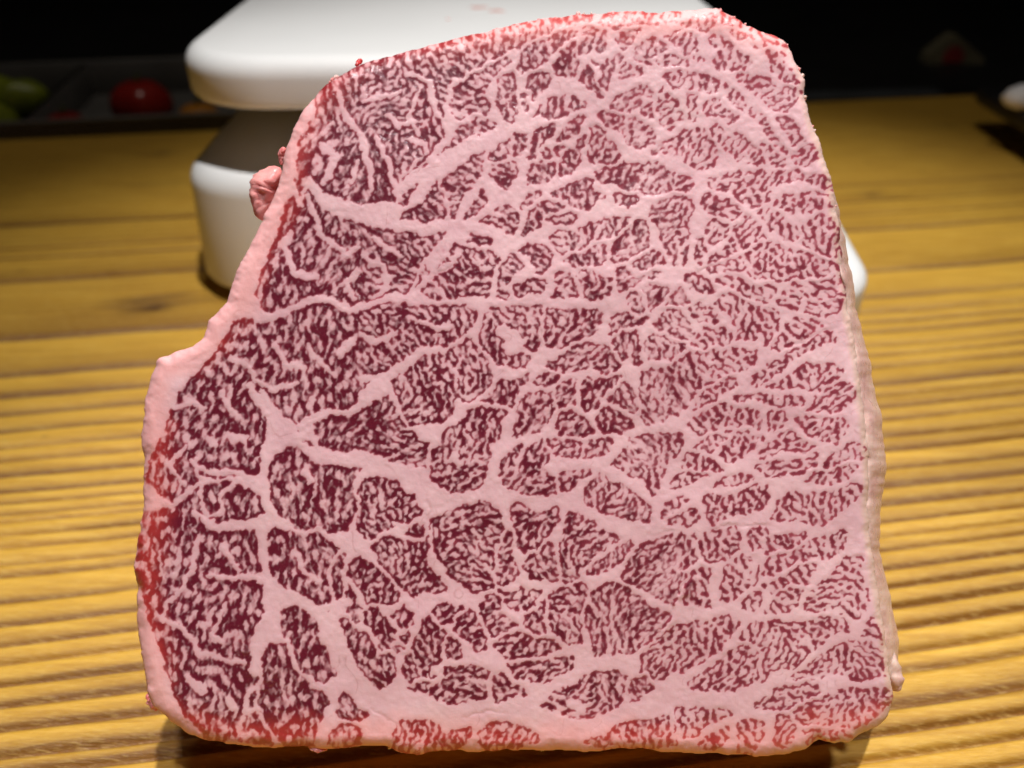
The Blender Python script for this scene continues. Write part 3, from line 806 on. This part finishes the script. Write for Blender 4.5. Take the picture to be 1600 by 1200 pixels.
# islands swell towards each other and keep a slim web of fat between them
M = np.minimum(M + 5.2, (M - M2) * 0.7 - 2.4)
VEIN = np.zeros(PX.shape)
for wd, line in SEAMS:
    w = window(line, 40)
    d2 = np.full(PX[w].shape, 1e9)
    for (ax, ay), (bx, by) in zip(line[:-1], line[1:]):
        ex, ey = bx - ax, by - ay
        wx, wy = WX[w] - ax, WY[w] - ay
        t = np.clip((wx * ex + wy * ey) / (ex * ex + ey * ey + 1e-9), 0, 1)
        d2 = np.minimum(d2, (wx - t * ex) ** 2 + (wy - t * ey) ** 2)
    d = np.sqrt(d2)
    M[w] = np.minimum(M[w], d - wd * 0.35 * (1 + 0.45 * vnoise(PX[w], PY[w], 22, 71)))

# faint threads of connective tissue along the middle of the wide fat
fx_ = np.fft.fftfreq(NX)[None, :]; fy_ = np.fft.fftfreq(NY)[:, None]
def rgauss(s, ang=0.0, ratio=1.0):
    c, sn = math.cos(ang), math.sin(ang)
    a = fx_ * c + fy_ * sn; b = -fx_ * sn + fy_ * c
    g = np.exp(-2 * np.pi ** 2 * ((s * ratio * a) ** 2 + (s * b) ** 2))
    return g[:, :NX // 2 + 1]
def conv(f, K): return np.fft.irfft2(np.fft.rfft2(f) * K, s=(NY, NX))

inside = smooth01(M, -1.2, 1.6)
# local run of the muscle fibres
TH = 1.7 + 1.5 * vnoise(PX, PY, 130, 211) + 0.9 * vnoise(PX, PY, 55, 212)
TH = TH * smooth01(PX, 420, 620) + (1.75 + 0.35 * vnoise(PX, PY, 90, 213)) * (1 - smooth01(PX, 420, 620))
NA = 6
def fibre(r, s=0.75, ratio=3.6):
    out = np.zeros(PX.shape)
    for k in range(NA):
        a = math.pi * k / NA
        d = np.abs((TH - a + math.pi / 2) % math.pi - math.pi / 2)
        wk = np.clip(1 - d / (math.pi / NA), 0, 1)
        f = conv(r.randn(NY, NX), rgauss(s, a, ratio))
        out += wk * f / f.std()
    return out
SB = np.clip(M, -12, 12)
def turing(s1, ratio, bias, g, iters, seed, ang=0.0, an=1.0, grain=0.35):
    r = np.random.RandomState(seed)
    K = 2.4 * (rgauss(s1, ang, an) - 0.92 * rgauss(s1 * ratio, ang, an))
    per = fibre(r)
    u = conv(r.randn(NY, NX), rgauss(s1)); u = u / u.std() * 0.6
    for _ in range(iters):
        u = u * inside - (1 - inside)
        u = np.tanh(g * conv(u, K) + bias + grain * per)
    return u * inside - (1 - inside)

# share of lean: most on the left, less on the right
dens = np.interp(PX + 40 * vnoise(PX, PY, 120, 81), [200, 420, 600, 760, 950, 1150, 1400], [0.42, 0.40, 0.36, 0.18, -0.04, -0.20, -0.18])
dens = dens + 0.26 * vnoise(PX, PY, 50, 82) + 0.34 * vnoise(PX, PY, 22, 83)
uA = turing(1.30, 1.9, dens, 2.3, 12, 5, grain=0.75)
uB = turing(1.60, 1.9, dens - 0.02, 2.2, 14, 6, math.radians(100), 1.7, grain=0.75)
uC = turing(1.02, 1.9, dens - 0.10, 2.2, 14, 8, math.radians(-30), 1.5, grain=0.75)
uF = turing(0.85, 1.8, dens + 0.05, 2.2, 10, 9, math.radians(95), 1.4, grain=0.8)
wB = smooth01(PX + 70 * vnoise(PX, PY, 90, 84), 640, 500)
wC = smooth01(PX + 60 * vnoise(PX, PY, 90, 85), 940, 1080)
r7 = np.random.RandomState(77)
f1 = fibre(r7, 0.85, 3.2); f2 = fibre(r7, 1.7, 2.6); f3 = fibre(r7, 3.4, 2.2)
u = (uA * 0.62 + uF * 0.40) * (1 - wB) * (1 - wC) + (uB * 0.62 + uF * 0.42) * wB + (uC * 0.78 + uF * 0.24) * wC
u = u + (0.20 * f1 + 0.20 * f2 + 0.15 * f3) * inside - 0.9 * (1 - inside)
# frayed edges: look the field up at jittered places
jx = np.clip(np.arange(NX)[None, :] + 1.5 * vnoise(PX, PY, 5.0, 201) + 0.9 * vnoise(PX, PY, 2.6, 202), 0, NX - 2)
jy = np.clip(np.arange(NY)[:, None] + 1.5 * vnoise(PX, PY, 5.0, 203) + 0.9 * vnoise(PX, PY, 2.6, 204), 0, NY - 2)
x0 = jx.astype(int); y0 = jy.astype(int); ax_ = jx - x0; ay_ = jy - y0
u = (u[y0, x0] * (1 - ax_) + u[y0, x0 + 1] * ax_) * (1 - ay_) + (u[y0 + 1, x0] * (1 - ax_) + u[y0 + 1, x0 + 1] * ax_) * ay_
soft = 0.74 + 0.20 * wB
LEAN = smooth01((conv(u, rgauss(0.65)) + 0.06) / soft, -1.0, 0.85)
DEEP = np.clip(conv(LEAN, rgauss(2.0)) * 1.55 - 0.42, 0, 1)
# sparser lean towards the right is paler; upper right also has sheen painted in
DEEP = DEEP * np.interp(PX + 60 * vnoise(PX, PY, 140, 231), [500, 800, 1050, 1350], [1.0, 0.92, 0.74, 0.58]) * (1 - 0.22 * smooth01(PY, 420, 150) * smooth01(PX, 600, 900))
# lean below the surface shows through the fat a little
LEAN = np.maximum(LEAN, 0.42 * conv(LEAN, rgauss(2.8)))
# tissue threads
th = np.abs(vnoise(PX, PY, 46, 91) + 0.5 * vnoise(PX, PY, 20, 92))
VEIN = np.clip(1 - th / 0.05, 0, 1) * smooth01(-M, 3, 8) * smooth01(vnoise(PX, PY, 80, 93), -0.1, 0.5)
edge = np.clip(ODIST, 0, 400)
# red rim on the left, top and bottom
side = np.clip(smooth01(PX, 640, 420) + smooth01(PY, 120, 40) * smooth01(PX, 1330, 1200) + smooth01(PY, 1080, 1120), 0, 1)
thick = 60 + 14 * vnoise(PX, PY, 60, 95) + 14 * smooth01(PY, 1060, 1120)
RED = side * smooth01(edge + 8 * vnoise(PX, PY, 14, 96), thick, thick * 0.2)
RED = 0.95 * RED
CREAM = smooth01(edge, 16, 4) * smooth01(PX, 1180, 1300) * 0.7

# creases and one raised fold of tissue across the face
RELIEF = np.zeros(PX.shape)
for wd, hgt, line in CREASES:
    w = window(line, 14)
    d2 = np.full(PX[w].shape, 1e9)
    for (ax, ay), (bx, by) in zip(line[:-1], line[1:]):
        ex, ey = bx - ax, by - ay
        wx, wy = WX[w] - ax, WY[w] - ay
        t = np.clip((wx * ex + wy * ey) / (ex * ex + ey * ey + 1e-9), 0, 1)
        d2 = np.minimum(d2, (wx - t * ex) ** 2 + (wy - t * ey) ** 2)
    e0, e1 = line[0], line[-1]
    fade = smooth01(np.hypot(PX[w] - e0[0], PY[w] - e0[1]), 0, 26) * smooth01(np.hypot(PX[w] - e1[0], PY[w] - e1[1]), 0, 26)
    fade = fade * smooth01(vnoise(PX[w], PY[w], 24, 221), -0.7, 0.3)
    RELIEF[w] += 0.40 * hgt * fade * np.exp(-d2 / (2.2 * wd * wd))
    if hgt > 0: VEIN[w] = np.maximum(VEIN[w], 0.55 * fade * np.exp(-d2 / (0.6 * wd * wd)))
# geometry of the face
keep = ODIST > 0
gyd, gxd = np.gradient(ODIST, STEP)
gl = np.sqrt(gxd ** 2 + gyd ** 2) + 1e-6
cells = keep[:-1, :-1] & keep[:-1, 1:] & keep[1:, 1:] & keep[1:, :-1]
used = np.zeros_like(keep)
used[:-1, :-1] |= cells; used[:-1, 1:] |= cells; used[1:, 1:] |= cells; used[1:, :-1] |= cells
er = 20.0
rim = np.clip(1 - edge / er, 0, 1)
off = 0.0026 * (1 - np.sqrt(np.clip(1 - rim ** 2.2, 0, 1)))
off += 0.0006 * vnoise(PX, PY, 200, 101) + 0.00016 * vnoise(PX, PY, 60, 102)
off += 0.00004 * conv(LEAN, rgauss(1.2)) - 0.00005 * smooth01(M, 8, -6) * (1 + vnoise(PX, PY, 26, 103))
off += 0.00003 * vnoise(PX, PY, 7, 104)
off += rim * (0.0005 * vnoise(PX, PY, 24, 106) + 0.00010 * vnoise(PX, PY, 9, 107)) + RELIEF
num = -np.ones(keep.shape, int)
num[used] = np.arange(used.sum())
FP = on_face(PX[used], PY[used], off[used])
jj, ii = np.nonzero(cells)
q = np.column_stack([num[jj + 1, ii], num[jj + 1, ii + 1], num[jj, ii + 1], num[jj, ii]])
# boundary loop, in order
ed = np.concatenate([q[:, [0, 1]], q[:, [1, 2]], q[:, [2, 3]], q[:, [3, 0]]])
key = ed.min(1).astype(np.int64) * 10000000 + ed.max(1)
_, inv, cnt = np.unique(key, return_inverse=True, return_counts=True)
be = ed[cnt[inv] == 1]
nxt = {}
for a, b in be: nxt.setdefault(int(a), []).append(int(b))
loops = []
while nxt:
    a = next(iter(nxt)); L = [a]
    while True:
        c = nxt[L[-1]]; b = c.pop()
        if not c: del nxt[L[-1]]
        if b == a: break
        L.append(b)
        if L[-1] not in nxt: break
    loops.append(L)
loop = np.array(max(loops, key=len))
nl = len(loop)
LP = FP[loop].copy()
for _ in range(3):
    LP = 0.25 * np.roll(LP, 1, 0) + 0.5 * LP + 0.25 * np.roll(LP, -1, 0)
FP[loop] = LP
cen = LP.mean(0)
DEPTH = 0.105
rings, ratt = [], []
ln_ = np.arange(nl)
zrel = np.clip((LP[:, 2] - LP[:, 2].min()) / 0.06, 0, 1)
for kd_ in (0.0008, 0.002, 0.004, 0.007, 0.011, 0.016, 0.023, 0.032, 0.044, 0.058, 0.074, 0.09, 0.099, DEPTH):
    Rg = LP.copy()
    t = kd_ / DEPTH
    grow = 0.0004 * math.sin(min(kd_ / 0.012, 1) * math.pi / 2)
    out = (LP - cen); out[:, 1] = 0; out /= np.linalg.norm(out, axis=1)[:, None] + 1e-9
    lump = vnoise(ln_ * 0.02, np.full(nl, kd_ * 300), 1.5, 120) * 0.0012 + vnoise(ln_ * 0.06, np.full(nl, kd_ * 900), 1.5, 121) * 0.0002
    sh = 1 - 0.10 * max(0, (t - 0.75) / 0.25) ** 2
    Rg[:, 0] = cen[0] + (LP[:, 0] - cen[0]) * sh * (1 - 0.03 * t)
    Rg[:, 1] = LP[:, 1] + kd_ * NB[1]
    Rg[:, 2] = cen[2] + (LP[:, 2] - cen[2]) * sh + kd_ * NB[2]
    Rg += out * (grow + lump * min(1, kd_ / 0.004))[:, None] if not np.isscalar(lump) else 0
    Rg[:, 2] = np.maximum(Rg[:, 2], 0.0006)
    rings.append(Rg)
base = len(FP)
FV = [FP] + rings
QS = [q]
prev = loop
for k_, Rg in enumerate(rings):
    cur = base + k_ * nl + np.arange(nl)
    QS.append(np.column_stack([prev, cur, np.roll(cur, -1), np.roll(prev, -1)]))
    prev = cur
# blunt back: shrink rings to the centre
bc = rings[-1].mean(0)
for sh in (0.85, 0.6, 0.3, 0.02):
    Rg = bc + (rings[-1] - bc) * sh
    Rg[:, 1] += 0.003 * (1 - sh)
    FV.append(Rg)
    cur = prev.max() + 1 + np.arange(nl)
    QS.append(np.column_stack([prev, cur, np.roll(cur, -1), np.roll(prev, -1)]))
    prev = cur
AV = np.vstack(FV); AQ = np.vstack(QS)
AQ = AQ[:, ::-1] if False else AQ
nside = len(AV) - base
rep = nside // nl
def side_attr(f): return np.concatenate([f[used], np.tile(f[used][loop], rep)])
depthfade = np.repeat(np.r_[[0.0008, .002, .004, .007, .011, .016, .023, .032, .044, .058, .074, .09, .099, .105], [.1] * 4], nl)
sl = side_attr(LEAN); sl[base:] *= np.clip(1 - depthfade / 0.010, 0.05, 1)
loopx = np.tile(PX[used][loop], rep)
sc_cream = side_attr(CREAM); sc_cream[base:] = np.maximum(sc_cream[base:], 0.55 * smooth01(depthfade, 0.002, 0.01) * smooth01(loopx, 1200, 1300))
sred = side_attr(RED); sred[base:] *= np.clip(1 - depthfade / 0.03, 0.35, 1)
svein = side_attr(VEIN); svein[base:] = 0
beef = empty('beef_block', (0.0, 0.155, 0.0))
tag(beef, 'thick block of finely marbled raw beef, cut face towards the viewer, standing on wood', 'meat')
mb = meat_material()
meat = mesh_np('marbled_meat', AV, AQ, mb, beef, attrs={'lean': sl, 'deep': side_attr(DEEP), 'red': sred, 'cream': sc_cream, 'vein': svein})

# cream fat along the right side
M_cream = fat_material('cream fat', (0.58, 0.33, 0.30), (0.68, 0.44, 0.38), (0.76, 0.56, 0.45))
M_pink = fat_material('pink fat', (0.66, 0.12, 0.12), (0.78, 0.30, 0.28), (0.86, 0.50, 0.46))
inner = [(1292,268),(1301,310),(1307,350),(1312,400),(1317,440),(1321,480),(1326,520),(1333,560),(1339,610),(1345,660),(1350,710),(1350,760),(1350,810),(1355,860),(1362,910),(1370,960),(1377,1010),(1380,1050),(1380,1075)]
outer = [(1296,268),(1308,310),(1315,350),(1326,400),(1332,440),(1338,480),(1348,520),(1358,560),(1368,610),(1379,660),(1384,710),(1384,755),(1374,795),(1375,860),(1385,905),(1396,950),(1403,985),(1404,1030),(1396,1075)]
yy = np.linspace(268, 1075, 220)
ix = np.interp(yy, [p[1] for p in inner], [p[0] for p in inner]) - 4
ox = np.interp(yy, [p[1] for p in outer], [p[0] for p in outer])
ox = ox + 2.0 * vnoise(yy, yy * 0, 18, 131) + 1.2 * vnoise(yy, yy * 0, 7, 132)
endt = np.clip(np.minimum((yy - 268) / 60, (1075 - yy) / 18), 0, 1) ** 0.5
rings = []
prof = [(0.0, 0.0028, 1), (0.10, 0.0016, 1), (0.25, 0.0014, 1), (0.42, 0.0022, 1), (0.60, 0.0034, 1), (0.78, 0.0058, 1), (0.92, 0.0090, 1), (1.0, 0.0130, 1), (0.97, 0.020, 1), (0.80, 0.028, 1), (0.4, 0.034, 1), (0.0, 0.036, 1)]
for a, (wf, dp, _) in enumerate(prof):
    xs = ix + (ox - ix) * wf * np.maximum(endt, 0.05)
    dd = 0.0030 + (dp - 0.0030) * np.maximum(endt, 0.1)
    dd = dd + 0.0007 * vnoise(yy, yy * 0 + wf * 60, 26, 133) + 0.00045 * vnoise(yy, yy * 0 + wf * 60 + a * 3, 9, 134)
    rings.append(on_face(xs, yy, dd))
G = np.stack(rings)          # (profile, along)
na, nb_ = G.shape[:2]
idx = np.arange(na * nb_).reshape(na, nb_)
qs = np.stack([idx, np.roll(idx, -1, 0)], 0)
qs = np.stack([idx[:, :-1], np.roll(idx, -1, 0)[:, :-1], np.roll(idx, -1, 0)[:, 1:], idx[:, 1:]], -1).reshape(-1, 4)
faces = [tuple(f) for f in qs] + [tuple(idx[:, 0]), tuple(idx[::-1, -1])]
strip = mesh_np('fat_strip', G.reshape(-1, 3), faces, M_cream, beef)
strip['label'] = 'cream coloured fat lining the side of the block'

def blob(name, path, radii, mat, seed, lump=0.18, parent=beef, label=None, n=20):
    """lumpy tapered sausage through 3-D points"""
    path = np.asarray(path, float); radii = np.asarray(radii, float)
    t = np.linspace(0, 1, len(path)); tt = np.linspace(0, 1, 26)
    P = np.column_stack([np.interp(tt, t, path[:, i]) for i in range(3)])
    for _ in range(2): P[1:-1] = 0.25 * P[:-2] + 0.5 * P[1:-1] + 0.25 * P[2:]
    Rr = np.interp(tt, t, radii) * np.sqrt(np.clip(1 - np.abs(2 * tt - 1) ** 5, 0.002, 1))
    T = np.gradient(P, axis=0); T /= np.linalg.norm(T, axis=1)[:, None]
    ref = np.array([0.3, 1.0, 0.2]); ref /= np.linalg.norm(ref)
    A = np.cross(T, ref); A /= np.linalg.norm(A, axis=1)[:, None]
    B = np.cross(T, A)
    rings = []
    for k in range(len(tt)):
        an = np.linspace(0, 2 * np.pi, n, endpoint=False)
        rr = Rr[k] * (1 + lump * vnoise(np.cos(an) * 2 + seed, np.sin(an) * 2 + k * 0.45, 1.0, 140 + seed) + 0.5 * lump * vnoise(np.cos(an) * 5, np.sin(an) * 5 + k * 0.9, 1.0, 150 + seed))
        rings.append(P[k] + np.outer(rr * np.cos(an), A[k]) + np.outer(rr * np.sin(an), B[k]))
    Vv, Ff = loft(rings)
    o = mesh_np(name, Vv, Ff, mat, parent)
    if label: o['label'] = label
    return o
blob('fat_flap', [on_face(1378, 1000, 0.007), on_face(1388, 1040, 0.006), on_face(1397, 1062, 0.006), on_face(1402, 1078, 0.0065)], [0.0020, 0.0021, 0.0019, 0.0014], M_cream, 1, label='loose lip of pale fat at the lower corner')
blob('fat_lump', [on_face(410, 345, 0.008), on_face(408, 315, 0.008), on_face(416, 290, 0.008), on_face(438, 262, 0.007)], [0.0012, 0.0022, 0.0028, 0.0020], M_pink, 2, 0.22, label='pink lump of fat poking out of the slanted side')
blob('fat_lump', [on_face(440, 258, 0.007), on_face(441, 243, 0.007), on_face(444, 230, 0.006)], [0.0005, 0.0008, 0.0006], M_pink, 3, 0.3)
blob('meat_shred', [on_face(556, 103, 0.004), on_face(562, 96, 0.005), on_face(566, 93, 0.005)], [0.0004, 0.0005, 0.0003], simple('red meat shred', (0.5, 0.04, 0.04), 0.35), 4, 0.3)
blob('fat_lump', [on_face(232, 1082, 0.004), on_face(238, 1097, 0.004), on_face(246, 1110, 0.004)], [0.0007, 0.0010, 0.0007], M_pink, 6, 0.3)
blob('meat_shred', [on_face(482, 1166, 0.003), on_face(494, 1172, 0.002), on_face(512, 1171, 0.003)], [0.0004, 0.0005, 0.0003], M_pink, 5, 0.4)
# crumbs of fat on the sawn edges
r = np.random.RandomState(3)
ob = np.asarray(OUT, float)
for k in range(30):
    i = r.randint(0, 32) if k < 24 else r.randint(54, 74)
    f = r.rand()
    a, b = ob[i], ob[(i + 1) % len(ob)]
    p = a + (b - a) * f
    p = p + (np.array([800.0, 600.0]) - p) * 0.004
    c0 = on_face(p[0], p[1], 0.0030)
    s = 0.00016 + 0.00034 * r.rand() ** 2
    blob('fat_crumb', [c0 - [s, 0, 0], c0, c0 + [s, 0.0003, 0.0002]], [s, s, s * 0.8], M_pink if r.rand() < 0.5 else M_cream, 7 + k, 0.4, n=7)

# ------------------------------------------------------------------ tray of vegetables at the back
M_steel = simple('dim steel', (0.17, 0.16, 0.15), 0.40, 0.15, 25, metallic=0.25)
M_tom = simple('tomato skin', (0.30, 0.016, 0.010), 0.25, 0.25, 30)
M_grn = simple('green vegetable', (0.22, 0.26, 0.012), 0.4, 0.3, 60)
M_org = simple('orange vegetable', (0.55, 0.21, 0.015), 0.4, 0.25, 60)
M_leek = simple('pale leek', (0.50, 0.52, 0.38), 0.45, 0.2, 60)
TY = math.radians(9.5)
fc = np.array(on_height(100, 188, 0.006))
# local frame: x along the rim, y away; front rim at y=0
TO = np.array([fc[0], fc[1] + 0.006, -0.0247])
tray = empty('vegetable_tray', tuple(TO))
tag(tray, 'shallow dark steel tray with a divider, holding vegetables, at the far counter edge', 'tray')
def tbox(name, x0, x1, y0, y1, z0, z1, mat, bev=0.0006, parent=tray):
    Vx, F = rounded_slab((x1 - x0) / 2, (y1 - y0) / 2, min(0.0012, (y1 - y0) / 2.1, (x1 - x0) / 2.1), z0, z1, min(bev, (z1 - z0) / 3), min(bev, (z1 - z0) / 3), n=3, nb=2)
    V2 = xform(np.asarray(Vx) + [(x0 + x1) / 2, (y0 + y1) / 2, 0], TY, TO)
    o = mesh_np(name, V2, F, mat, None)
    o.parent = tray; o.location = -TO
    return o
TX0, TX1, TD, TH = -0.30, 0.150, 0.175, 0.030
tbox('tray_floor', TX0, TX1, 0, TD, 0.0, 0.0015, M_steel)
tbox('tray_wall', TX0, TX1, -0.0012, 0.0, 0.0, TH, M_steel)
tbox('tray_wall', TX0, TX1, TD, TD + 0.0012, 0.0, TH, M_steel)
tbox('tray_wall', TX0 - 0.0012, TX0, 0.0, TD, 0.0, TH, M_steel)
tbox('tray_wall', TX1, TX1 + 0.0012, 0.0, TD, 0.0, TH, M_steel)
tbox('tray_rim', TX0 - 0.004, TX1 + 0.004, -0.0065, -0.0012, TH - 0.002, TH + 0.001, M_steel)
tbox('tray_rim', TX0 - 0.004, TX1 + 0.004, TD + 0.0012, TD + 0.0065, TH - 0.002, TH + 0.001, M_steel)
tbox('tray_divider', -0.034, -0.0315, 0.0004, TD - 0.0004, 0.0018, TH - 0.001, M_steel)
def tpoint(x, y, z): return xform(np.array([[x, y, z]]), TY, TO)[0]
def vegetable(name, label, cat, x, y, r, mat, flat=0.9, lobes=0, stem=None):
    c = tpoint(x, y, 0.0018)
    rings = []; nn = 40
    for k in range(17):
        a = -math.pi / 2 + math.pi * k / 16
        an = np.linspace(0, 2 * np.pi, nn, endpoint=False)
        rad = r * max(math.cos(a), 0.02) * (1 + 0.035 * np.cos(an * lobes) * max(0, math.sin(a) + 0.6)) if lobes else r * max(math.cos(a), 0.02) * np.ones(nn)
        z = r * flat * (1 + math.sin(a)) - 0.12 * r * math.exp(-((1 - math.sin(a)) / 0.12)) 
        rings.append(np.column_stack([c[0] + rad * np.cos(an), c[1] + rad * np.sin(an), np.full(nn, c[2] + z)]))
    Vv, Ff = loft(rings)
    e = empty(name, tuple(c))
    tag(e, label, cat)
    o = mesh_np('skin', Vv, Ff, mat, e)
    if stem:
        top = c + [0, 0, 2 * r * flat - 0.14 * r]
        blob('stem', [top, top + [0.001, 0.001, 0.004], top + [0.002, 0.001, 0.007]], [0.0018, 0.0014, 0.0012], stem, 40, 0.2, parent=e, n=8)
    return e
M_stem = simple('green stem', (0.09, 0.12, 0.02), 0.6, 0.2, 80)
vegetable('tomato', 'round red tomato in the steel tray, catching two small highlights', 'tomato', 0.040, 0.052, 0.0235, M_tom, 0.90, 5, M_stem)
vegetable('tomato', 'dark red tomato pressed against the tray divider', 'tomato', -0.012, 0.026, 0.0165, M_tom, 0.80, 5, M_stem)
vegetable('orange_vegetable', 'orange rounded vegetable in the tray beside the white scale', 'vegetable', 0.086, 0.030, 0.0165, M_org, 0.85, 6, M_stem)
def long_veg(name, label, pts, rad, mat, seed):
    P = [tpoint(*p) for p in pts]
    c = np.array(P[0])
    e = empty(name, (float(c[0]), float(c[1]), float(c[2])))
    tag(e, label, 'vegetable')
    blob('skin', P, rad, mat, seed, 0.12, parent=e, n=24)
    return e
long_veg('green_vegetable', 'plump yellow-green vegetable lying in the left half of the tray', [(-0.115, 0.024, 0.0215), (-0.080, 0.027, 0.0215), (-0.046, 0.034, 0.0215)], [0.015, 0.0205, 0.012], M_grn, 41)
long_veg('green_vegetable', 'dull olive vegetable behind the plump yellow-green one', [(-0.12, 0.11, 0.0180), (-0.085, 0.115, 0.0180), (-0.050, 0.118, 0.0180)], [0.012, 0.0165, 0.010], M_grn, 42)
long_veg('leek_piece', 'pale whitish vegetable stalk in the left half of the tray', [(-0.165, 0.06, 0.0175), (-0.142, 0.080, 0.0175), (-0.125, 0.078, 0.0175)], [0.012, 0.0155, 0.011], M_leek, 43)

# ------------------------------------------------------------------ black plate at the right and what lies on it
M_plate = simple('black lacquer', (0.016, 0.015, 0.016), 0.35, 0.2, 30)
BP = np.array([0.455, 0.49, 0.0])
bp = empty('black_plate', tuple(BP))
tag(bp, 'black rectangular serving plate raised on a foot near the counter end', 'plate')
Vx, F = rounded_slab(0.122, 0.112, 0.012, 0.016, 0.027, 0.005, 0.002, n=8)
o = mesh_np('plate_top', xform(Vx, math.radians(-1), BP), F, M_plate); o.parent = bp; o.location = -BP
Vx, F = rounded_slab(0.085, 0.08, 0.01, 0.0, 0.0165, 0.001, 0.001, n=6)
o = mesh_np('plate_foot', xform(Vx, math.radians(-1), BP), F, M_plate); o.parent = bp; o.location = -BP
M_tissue = simple('white paper', (0.80, 0.79, 0.80), 0.7, 0.05, 40, bstr=0.4)
def crumple(name, c, r, mat, seed, flat, parent=None):
    an = np.linspace(0, 2 * np.pi, 26, endpoint=False); rings = []
    for k in range(11):
        a = -math.pi / 2 + math.pi * k / 10
        rr = r * max(math.cos(a), 0.03) * (1 + 0.30 * vnoise(np.cos(an) * 2 + seed, np.sin(an) * 2 + k * 0.4, 1.0, 170 + seed))
        z = r * flat * (1 + math.sin(a)) * np.ones(26) + 0.12 * r * flat * vnoise(np.cos(an) * 3, np.sin(an) * 3 + k, 1.0, 171 + seed) * (k > 0)
        rings.append(np.column_stack([c[0] + rr * np.cos(an), c[1] + rr * np.sin(an), c[2] + z]))
    Vv, Ff = loft(rings)
    return mesh_np(name, Vv, Ff, mat, parent)
wx_, wy_ = on_height(1596, 152, 0.034)
tag(crumple('paper_scrap', (wx_, wy_, 0.0268), 0.012, M_tissue, 1, 0.62), 'crumpled white paper lying on the black plate', 'paper')
ox_, oy_ = on_height(1606, 165, 0.030)
tag(crumple('garnish', (ox_ + 0.002, oy_ - 0.010, 0.0268), 0.006, M_org, 2, 0.5), 'small orange garnish on the black plate beside white paper', 'garnish')

# small wrapped packet far behind
pkx, pky = on_height(1492, 100, -0.025)
PK = np.array([pkx, pky, -0.025])
pk = empty('wrapped_packet', tuple(PK))
tag(pk, 'small triangular wrapped packet with a red mark on the dark back counter', 'packet')
M_wrap = simple('dull wrapper', (0.16, 0.14, 0.085), 0.5, 0.3, 40)
M_red = simple('red mark', (0.26, 0.02, 0.02), 0.5, 0.2, 40)
def wedge(pts, y0, y1):
    n = len(pts)
    fr_ = [(PK[0] + x, PK[1] + y0 + 0.25 * z, PK[2] + z) for x, z in pts]
    bk_ = [(PK[0] + x, PK[1] + y1, PK[2] + z) for x, z in pts]
    Vv = np.array(fr_ + bk_)
    Ff = [list(range(n)), list(range(2 * n - 1, n - 1, -1))] + [((i + 1) % n, i, n + i, n + (i + 1) % n) for i in range(n)]
    return Vv, Ff
Vv, Ff = wedge([(-0.029, 0.0), (0.031, 0.0), (0.029, 0.006), (-0.002, 0.027), (-0.008, 0.027), (-0.028, 0.008)], 0.0, 0.022)
o = mesh_np('wrapper', Vv, Ff, M_wrap, None, smooth=False); o.parent = pk; o.location = -PK
Vv, Ff = wedge([(-0.014, 0.002), (0.006, 0.002), (0.008, 0.008), (0.003, 0.016), (-0.007, 0.017), (-0.013, 0.010)], -0.0012, 0.004)
o = mesh_np('red_print', Vv, Ff, M_red, None, smooth=False); o.parent = pk; o.location = -PK
# steel edging strip behind the right end of the board
sx0, sy0 = on_height(1345, 151, -0.004)
es = box_mesh('edging_strip', (sx0, sy0 + 0.012, -0.0145), (0.075, 0.010, 0.0105), GRAIN * 0.6, simple('brushed edging', (0.10, 0.11, 0.12), 0.5, 0.15, 30, metallic=0.6))
tag(es, 'short grey metal edging bar behind the far edge of the wooden board', 'edging')
